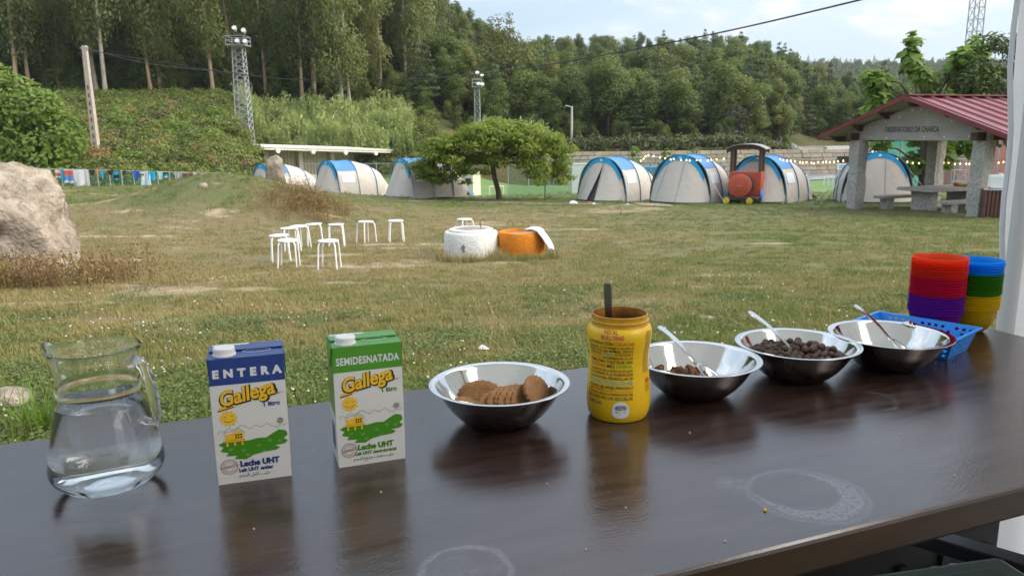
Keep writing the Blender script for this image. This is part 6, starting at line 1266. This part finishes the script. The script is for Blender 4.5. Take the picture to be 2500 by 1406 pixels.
for lb, off, rot in (('biscuit lying flat at the left side of the bowl', (-.038, .0, .034), (8, 16, 30)), ('darker biscuit leaning back, left of the big front one', (-.030, .018, .042), (52, 0, -14)), ('large biscuit leaning in front of the biscuit row', (.002, -.012, .038), (48, 0, 22)), ('first biscuit of the leaning row behind the large front one', (.010, -.006, .0395), (58, 0, 40)), ('second biscuit of the leaning row', (.0175, -.004, .0395), (60, 0, 44)), ('third biscuit of the leaning row', (.025, -.002, .039), (62, 0, 48)), ('fourth biscuit of the leaning row', (.0325, .000, .039), (64, 0, 52)), ('last biscuit of the leaning row', (.040, .003, .0385), (66, 0, 56)),
                     ('biscuit propped against the right wall of the bowl', (.058, .006, .0520), (58, 0, 64)), ('biscuit lying under the leaning row on the bowl floor', (.012, .010, .018), (4, 2, 10)), ('biscuit lying under the darker one on the bowl floor', (-.014, -.008, .0255), (-3, -4, 60)), ('biscuit lying at the front of the bowl floor', (.010, -.020, .0245), (-6, 0, 0))): biscuit(lb, off, rot)
bm = bmesh.new(); bmesh.ops.create_icosphere(bm, subdivisions=3, radius=.0064)
for v in bm.verts: v.co *= 1 + .05 * mnoise.noise(v.co * 420) + .03 * mnoise.noise(v.co * 1100)
bal = bpy.data.meshes.new('cereal_ball'); bm.to_mesh(bal); bm.free(); bal.materials.append(mat('chocolate_ball', (.048, .022, .015), .55, col2=(.085, .045, .03), vscale=300, bump=.5, bscale=900, spec=.4)); bal.polygons.foreach_set('use_smooth', [True] * len(bal.polygons))
r = np.random.default_rng(6); balls = []
def heap(x, y): return .0395 + .010 * math.exp(-((x + .0) / .05) ** 2 - (y / .05) ** 2)
for lay in range(2):
    for i_ in range(-8, 9):
        for j_ in range(-9, 10):
            x = i_ * .0126 + (.0063 if j_ % 2 else 0) + r.normal(0, .0008) + lay * .006; y = j_ * .0110 + r.normal(0, .0008) + lay * .004; d = math.hypot(x, y)
            if lay == 0 and d < .081: balls.append((x, y, heap(x, y) + r.normal(0, .0016)))
            if lay == 1 and d < .070 and r.random() < .30: balls.append((x, y, heap(x, y) + .0088 + r.normal(0, .0010)))
for x, y, z in balls:
    o = link('cereal_ball', bal, None, BC[2] + Vector((x, y, z)), tuple(r.uniform(0, 6, 3))); tag(o, 'dark brown round cereal ball heaped in the middle steel bowl', 'cereal ball', 'cereal balls in the steel bowl')
M_FLAKE = mat('chocolate_flake', (.14, .062, .032), .8, col2=(.25, .125, .065), vscale=260, bump=.7, bscale=420, spec=.25); fl = []
for q in range(4):
    bm = bmesh.new(); bmesh.ops.create_icosphere(bm, subdivisions=2, radius=.0075)
    for v in bm.verts: v.co *= 1 + .55 * mnoise.noise(v.co * 260 + Vector((q * 7, 0, 0))); v.co.z *= .7
    me = bpy.data.meshes.new('flake'); bm.to_mesh(me); bm.free(); me.materials.append(M_FLAKE); fl.append(me)
for k in range(70):
    a = r.uniform(0, 6.28); d = .058 * math.sqrt(r.random()); x, y = -.012 + d * math.cos(a), d * math.sin(a) * .8; z = .022 + .020 * math.exp(-((x + .008) / .026) ** 2 - (y / .03) ** 2) + .012 * math.exp(-((x + .06) / .012) ** 2) + r.uniform(0, .004)
    o = link('chocolate_flake', fl[k % 4], None, BC[1] + Vector((x, y, z)), tuple(r.uniform(0, 6, 3)), r.uniform(.6, 1.15)); tag(o, 'crinkled brown chocolate flake in the bowl behind the yellow jar', 'cereal flake', 'chocolate flakes in the steel bowl')
spoon('steel spoon resting in the bowl of chocolate flakes', BC[1] + Vector((.004, .008, .050)), BC[1] + Vector((-.058, .050, .100)), M_SPOON)
spoon('steel spoon stuck into the chocolate cereal balls', BC[2] + Vector((-.006, .006, .048)), BC[2] + Vector((-.077, .055, .104)), M_SPOON)
spoon('steel spoon leaning in the last bowl of the row', BC[3] + Vector((.006, .008, .050)), BC[3] + Vector((-.052, .050, .102)), M_SPOON)
# blue perforated basket
M_BASK = mat('basket_blue', (.025, .27, .78), .35, spec=.5, sss=.1); bk = empty('plastic_basket', (.820, 1.523, ZT + .0005), R_(-48.7), 'blue perforated plastic basket behind the last bowl', 'basket')
BL_, BW, BH, INS = .098, .0645, .045, .013
def bwall(p0, p1, p2, p3, nu, nv, name):
    """wall panel from lower edge p0-p1 to upper edge p3-p2 with rows of holes"""
    b_ = MB(); P = [Vector(q) for q in (p0, p1, p2, p3)]
    pt = lambda u, v: P[0].lerp(P[1], u).lerp(P[3].lerp(P[2], u), v); vs = [pt(i_ / nu, j_ / nv) for j_ in range(nv + 1) for i_ in range(nu + 1)]; fs = []
    for j_ in range(nv):
        for i_ in range(nu):
            if i_ % 2 == 1 and j_ % 2 == 1 and 0 < i_ < nu - 1 and j_ < nv - 1 and (i_ * 7 + j_ * 3) % 5 != 0: continue
            fs.append((j_ * (nu + 1) + i_, j_ * (nu + 1) + i_ + 1, (j_ + 1) * (nu + 1) + i_ + 1, (j_ + 1) * (nu + 1) + i_))
    b_.add(vs, fs); o = b_.build(name, M_BASK, bk); s = o.modifiers.new('s', 'SOLIDIFY'); s.thickness = .0018
a, b, c_, e = BL_ - INS, BW - INS, BL_, BW
bwall((-a, -b, 0), (a, -b, 0), (c_, -e, BH), (-c_, -e, BH), 29, 9, 'side_wall'); bwall((a, b, 0), (-a, b, 0), (-c_, e, BH), (c_, e, BH), 29, 9, 'side_wall'); bwall((a, -b, 0), (a, b, 0), (c_, e, BH), (c_, -e, BH), 15, 9, 'end_wall'); bwall((-a, b, 0), (-a, -b, 0), (-c_, -e, BH), (-c_, e, BH), 15, 9, 'end_wall')
MB().box((0, 0, .0012), (2 * a, 2 * b, .002)).build('base', M_BASK, bk); rm = MB()
for x0, y0, x1, y1 in ((-c_ - .006, -e - .006, c_ + .006, -e + .001), (-c_ - .006, e - .001, c_ + .006, e + .006), (-c_ - .006, -e, -c_ + .001, e), (c_ - .001, -e, c_ + .006, e)): rm.box(((x0 + x1) / 2, (y0 + y1) / 2, BH), (x1 - x0, y1 - y0, .0035 if abs(x1 - x0) > .1 else .0032))
rm.build('rim', M_BASK, bk, bevel=.001)
spoon('steel spoon lying in the blue basket with its bowl up over the edge', Vector((.800, 1.500, ZT + .052)), Vector((.845, 1.590, ZT + .030)), M_SPOON, R_(170))
# stacked plastic bowls
CP = [(0, 0), (.024, 0), (.0285, .002), (.036, .009), (.0425, .020), (.0475, .035), (.0508, .0526), (.0540, .0534), (.0545, .0552), (.0526, .0558), (.0500, .0535), (.0462, .035), (.0412, .0205), (.0348, .0105), (.028, .0038), (0, .003)]
b_ = MB(); b_.lathe(CP, 56); CUPM = {}
def cupmat(nm_, c):
    m = bpy.data.materials.new('cup_' + nm_); m.use_nodes = True; nt = m.node_tree; p = nt.nodes['Principled BSDF']; p.inputs['Base Color'].default_value = (*c, 1); p.inputs['Roughness'].default_value = .32; t = nt.nodes.new('ShaderNodeBsdfTranslucent'); t.inputs[0].default_value = (*c, 1); x = nt.nodes.new('ShaderNodeMixShader'); x.inputs[0].default_value = .72; nt.links.new(p.outputs[0], x.inputs[1]); nt.links.new(t.outputs[0], x.inputs[2]); nt.links.new(x.outputs[0], nt.nodes['Material Output'].inputs[0]); return m
CC = {'orange red': (.97, .16, .03), 'red': (.95, .07, .025), 'crimson': (.82, .02, .11), 'purple': (.32, .03, .56), 'blue': (.01, .50, .97), 'green': (.08, .36, .01), 'yellow': (.92, .72, .02)}
for k_, c in CC.items(): CUPM[k_] = b_.mesh('cup', cupmat(k_.replace(' ', '_'), c), 40)
ORD = ['topmost', 'second', 'third', 'fourth', 'fifth', 'sixth', 'seventh', 'eighth']
def stack(seq, c, dz, which):
    cnt = {}; tot = len(seq)
    for k, col in enumerate(seq):
        cnt[col] = cnt.get(col, 0) + 1; i_ = cnt[col]; nlab = ('%s %s plastic bowl in the %s stack' % (ORD[i_ - 1], col, which)) if i_ == 1 else ('%s %s plastic bowl from the top of the %s stack' % (ORD[i_ - 1], col, which))
        o = link('plastic_bowl', CUPM[col], None, c + Vector((random.uniform(-.0006, .0006), random.uniform(-.0006, .0006), .0005 + dz * (tot - 1 - k))), (0, 0, k * .7)); tag(o, nlab, 'plastic bowl', 'stacked coloured plastic bowls')
stack(['orange red'] * 2 + ['red'] * 5 + ['crimson'] * 7 + ['purple'] * 7, Vector((.9085, 1.61, ZT)), .0058, 'left, taller')
stack(['blue'] * 5 + ['green'] * 8 + ['yellow'] * 6, Vector((1.012, 1.652, ZT)), .0057, 'right, shorter')
# crumbs on the table
M_CRUMB = mat('crumb', (.62, .50, .36), .8)
for px, py, lb, s in ((1868, 1244, 'orange crumb on the table near the wet ring', .0022), (2330, 1160, 'pale crumb on the table right of the wet ring', .0013), (1430, 1340, 'pale crumb near the front edge of the table', .0012), (930, 1200, 'pale crumb before the green milk carton', .0013), (620, 1290, 'pale crumb before the blue milk carton', .0011), (1770, 1320, 'pale crumb near the front edge, left of the wet ring', .0013), (2200, 1060, 'pale crumb between the wet ring and the last bowl', .0012), (1684, 1056, 'white crumb on the table right of the yellow jar', .0013), (1335, 1180, 'tiny white crumb on the table before the biscuit bowl', .0012), (1528, 1238, 'tiny white crumb on the table before the yellow jar', .0012)):
    bm = bmesh.new(); bmesh.ops.create_icosphere(bm, subdivisions=1, radius=s); me = bpy.data.meshes.new('crumb'); bm.to_mesh(me); bm.free(); me.materials.append(M_CRUMB if px != 1868 else M_SUN); o = link('crumb', me, None, onT(px, py, s * .6)); tag(o, lb, 'crumb')
# ================================================================ things stored under the table, with added dark crates and sheet
M_GBOX = mat('green_box', (.022, .060, .032), .4, var=.15, vscale=12); M_BAG = mat('white_bag', (.62, .62, .60), .35, sss=.1); M_WOODB = mat('raw_board', (.30, .19, .10), .8, var=.25, vscale=8, stretch=(1, 6, 1))
gbx = empty('plastic_crate', (.74, 1.10, ZT - .62), R_(12), 'dark green plastic crate with lid under the right end of the table', 'crate')
b_ = MB(); b_.box((0, 0, .14), (.26, .20, .28)); b_.build('body', M_GBOX, gbx, bevel=.012); b_ = MB(); b_.box((0, 0, .300), (.29, .23, .035)); ld = b_.build('lid', M_GBOX, gbx, bevel=.012); MB().box((0, 0, .3215), (.20, .15, .006)).build('lid_panel', M_GBOX, ld, bevel=.003)
for x in (-.147, .147): MB().box((x, 0, .285), (.012, .05, .05)).build('clip', M_GBOX, gbx, bevel=.004)
o = MB().grid(lambda u, v: ((u - .5) * .55 + .03 * math.sin(v * 9), (v - .5) * .40 + .03 * math.sin(u * 11), .24 * math.sin(math.pi * min(1, max(0, u))) ** .6 * math.sin(math.pi * v) ** .6 + .025 * mnoise.noise(Vector((u * 6, v * 6, 1)))), 26, 22).build('plastic_bag', M_BAG, smooth=60, loc=(.93, 1.52, ZT - .72), rot=(0, 0, .4)); tag(o, 'crumpled white plastic bag under the right end of the table', 'bag')
for k, (a, b, lb) in enumerate((((.80, 1.42, -.36), (1.05, 1.20, -.36), 'black steel bar running under the table beside the white bag'), ((.92, 1.45, -.27), (1.22, 1.26, -.27), 'grey steel rail under the table at the right edge'))):
    a = Vector(a) + Vector((0, 0, ZT)); b = Vector(b) + Vector((0, 0, ZT)); o = MB().box((0, 0, 0), ((b - a).length, .045, .03)).build('steel_rail', M_DSTEEL if k == 0 else M_STEEL, loc=(a + b) / 2, rot=(0, 0, math.atan2((b - a).y, (b - a).x)), bevel=.003); tag(o, lb, 'rail')
for k, (t_, n_, w_, h_, lb) in enumerate(((.62, 1.22, .62, .52, 'added black crate darkening the view under the middle of the table'), (1.28, 1.24, .60, .58, 'added black crate darkening the view under the right end of the table, behind the bag'))):
    p = TT * t_ + TN * n_; cr2 = empty('darkening_crate', (p.x, p.y, gz(p.x, p.y) + .035), TR, lb, 'crate'); MB().box((0, 0, h_ / 2), (w_, .34, h_)).build('body', M_TBLK, cr2, bevel=.012); MB().box((0, 0, h_ + .012), (w_ + .03, .37, .03)).build('rim', M_DSTEEL, cr2, bevel=.008)  # added black boxes, hiding the bright lawn and darkening the space below
    for q in range(5): MB().box((-w_ * .4 + w_ * .2 * q, -.176, h_ * .5), (.02, .012, h_ * .8)).build('rib', M_TBLK, cr2)
o = MB().box((0, 0, 0), (.30, .16, .02)).build('wooden_board', M_WOODB, loc=(.99, 1.13, ZT - .40), rot=(0, 0, -.6), bevel=.003); tag(o, 'raw wooden board under the table at the right edge', 'board')
o = MB().box((0, 0, 0), (2.8, 1.7, .02)).build('ground_shade_sheet', mat('painted_shade', (.025, .025, .028), .7), loc=(.55, 1.15, gz(.6, 1.2) + .03), rot=(0, 0, TR)); tag(o, 'dark tarpaulin put in for the shade under the table', 'shade_sheet')  # added sheet, its dark colour standing in for shade under the table

# ================================================================ morning air
b_ = MB(); b_.box((0, 600, 50), (2800, 1500, 118)); hz_ = b_.build('haze', [])
hz_['kind'] = 'stuff'; hz_['label'] = 'thin morning haze over the whole valley'; hz_['category'] = 'haze'
hm = bpy.data.materials.new('haze_air'); hm.use_nodes = True; hm.node_tree.nodes.clear()
ho_ = hm.node_tree.nodes.new('ShaderNodeOutputMaterial'); pv = hm.node_tree.nodes.new('ShaderNodeVolumePrincipled'); pv.inputs['Color'].default_value = (.86, .92, 1.0, 1); pv.inputs['Density'].default_value = .00018; pv.inputs['Anisotropy'].default_value = .2
hm.node_tree.links.new(pv.outputs[0], ho_.inputs['Volume']); hz_.data.materials.append(hm)
cy.volume_bounces = 0
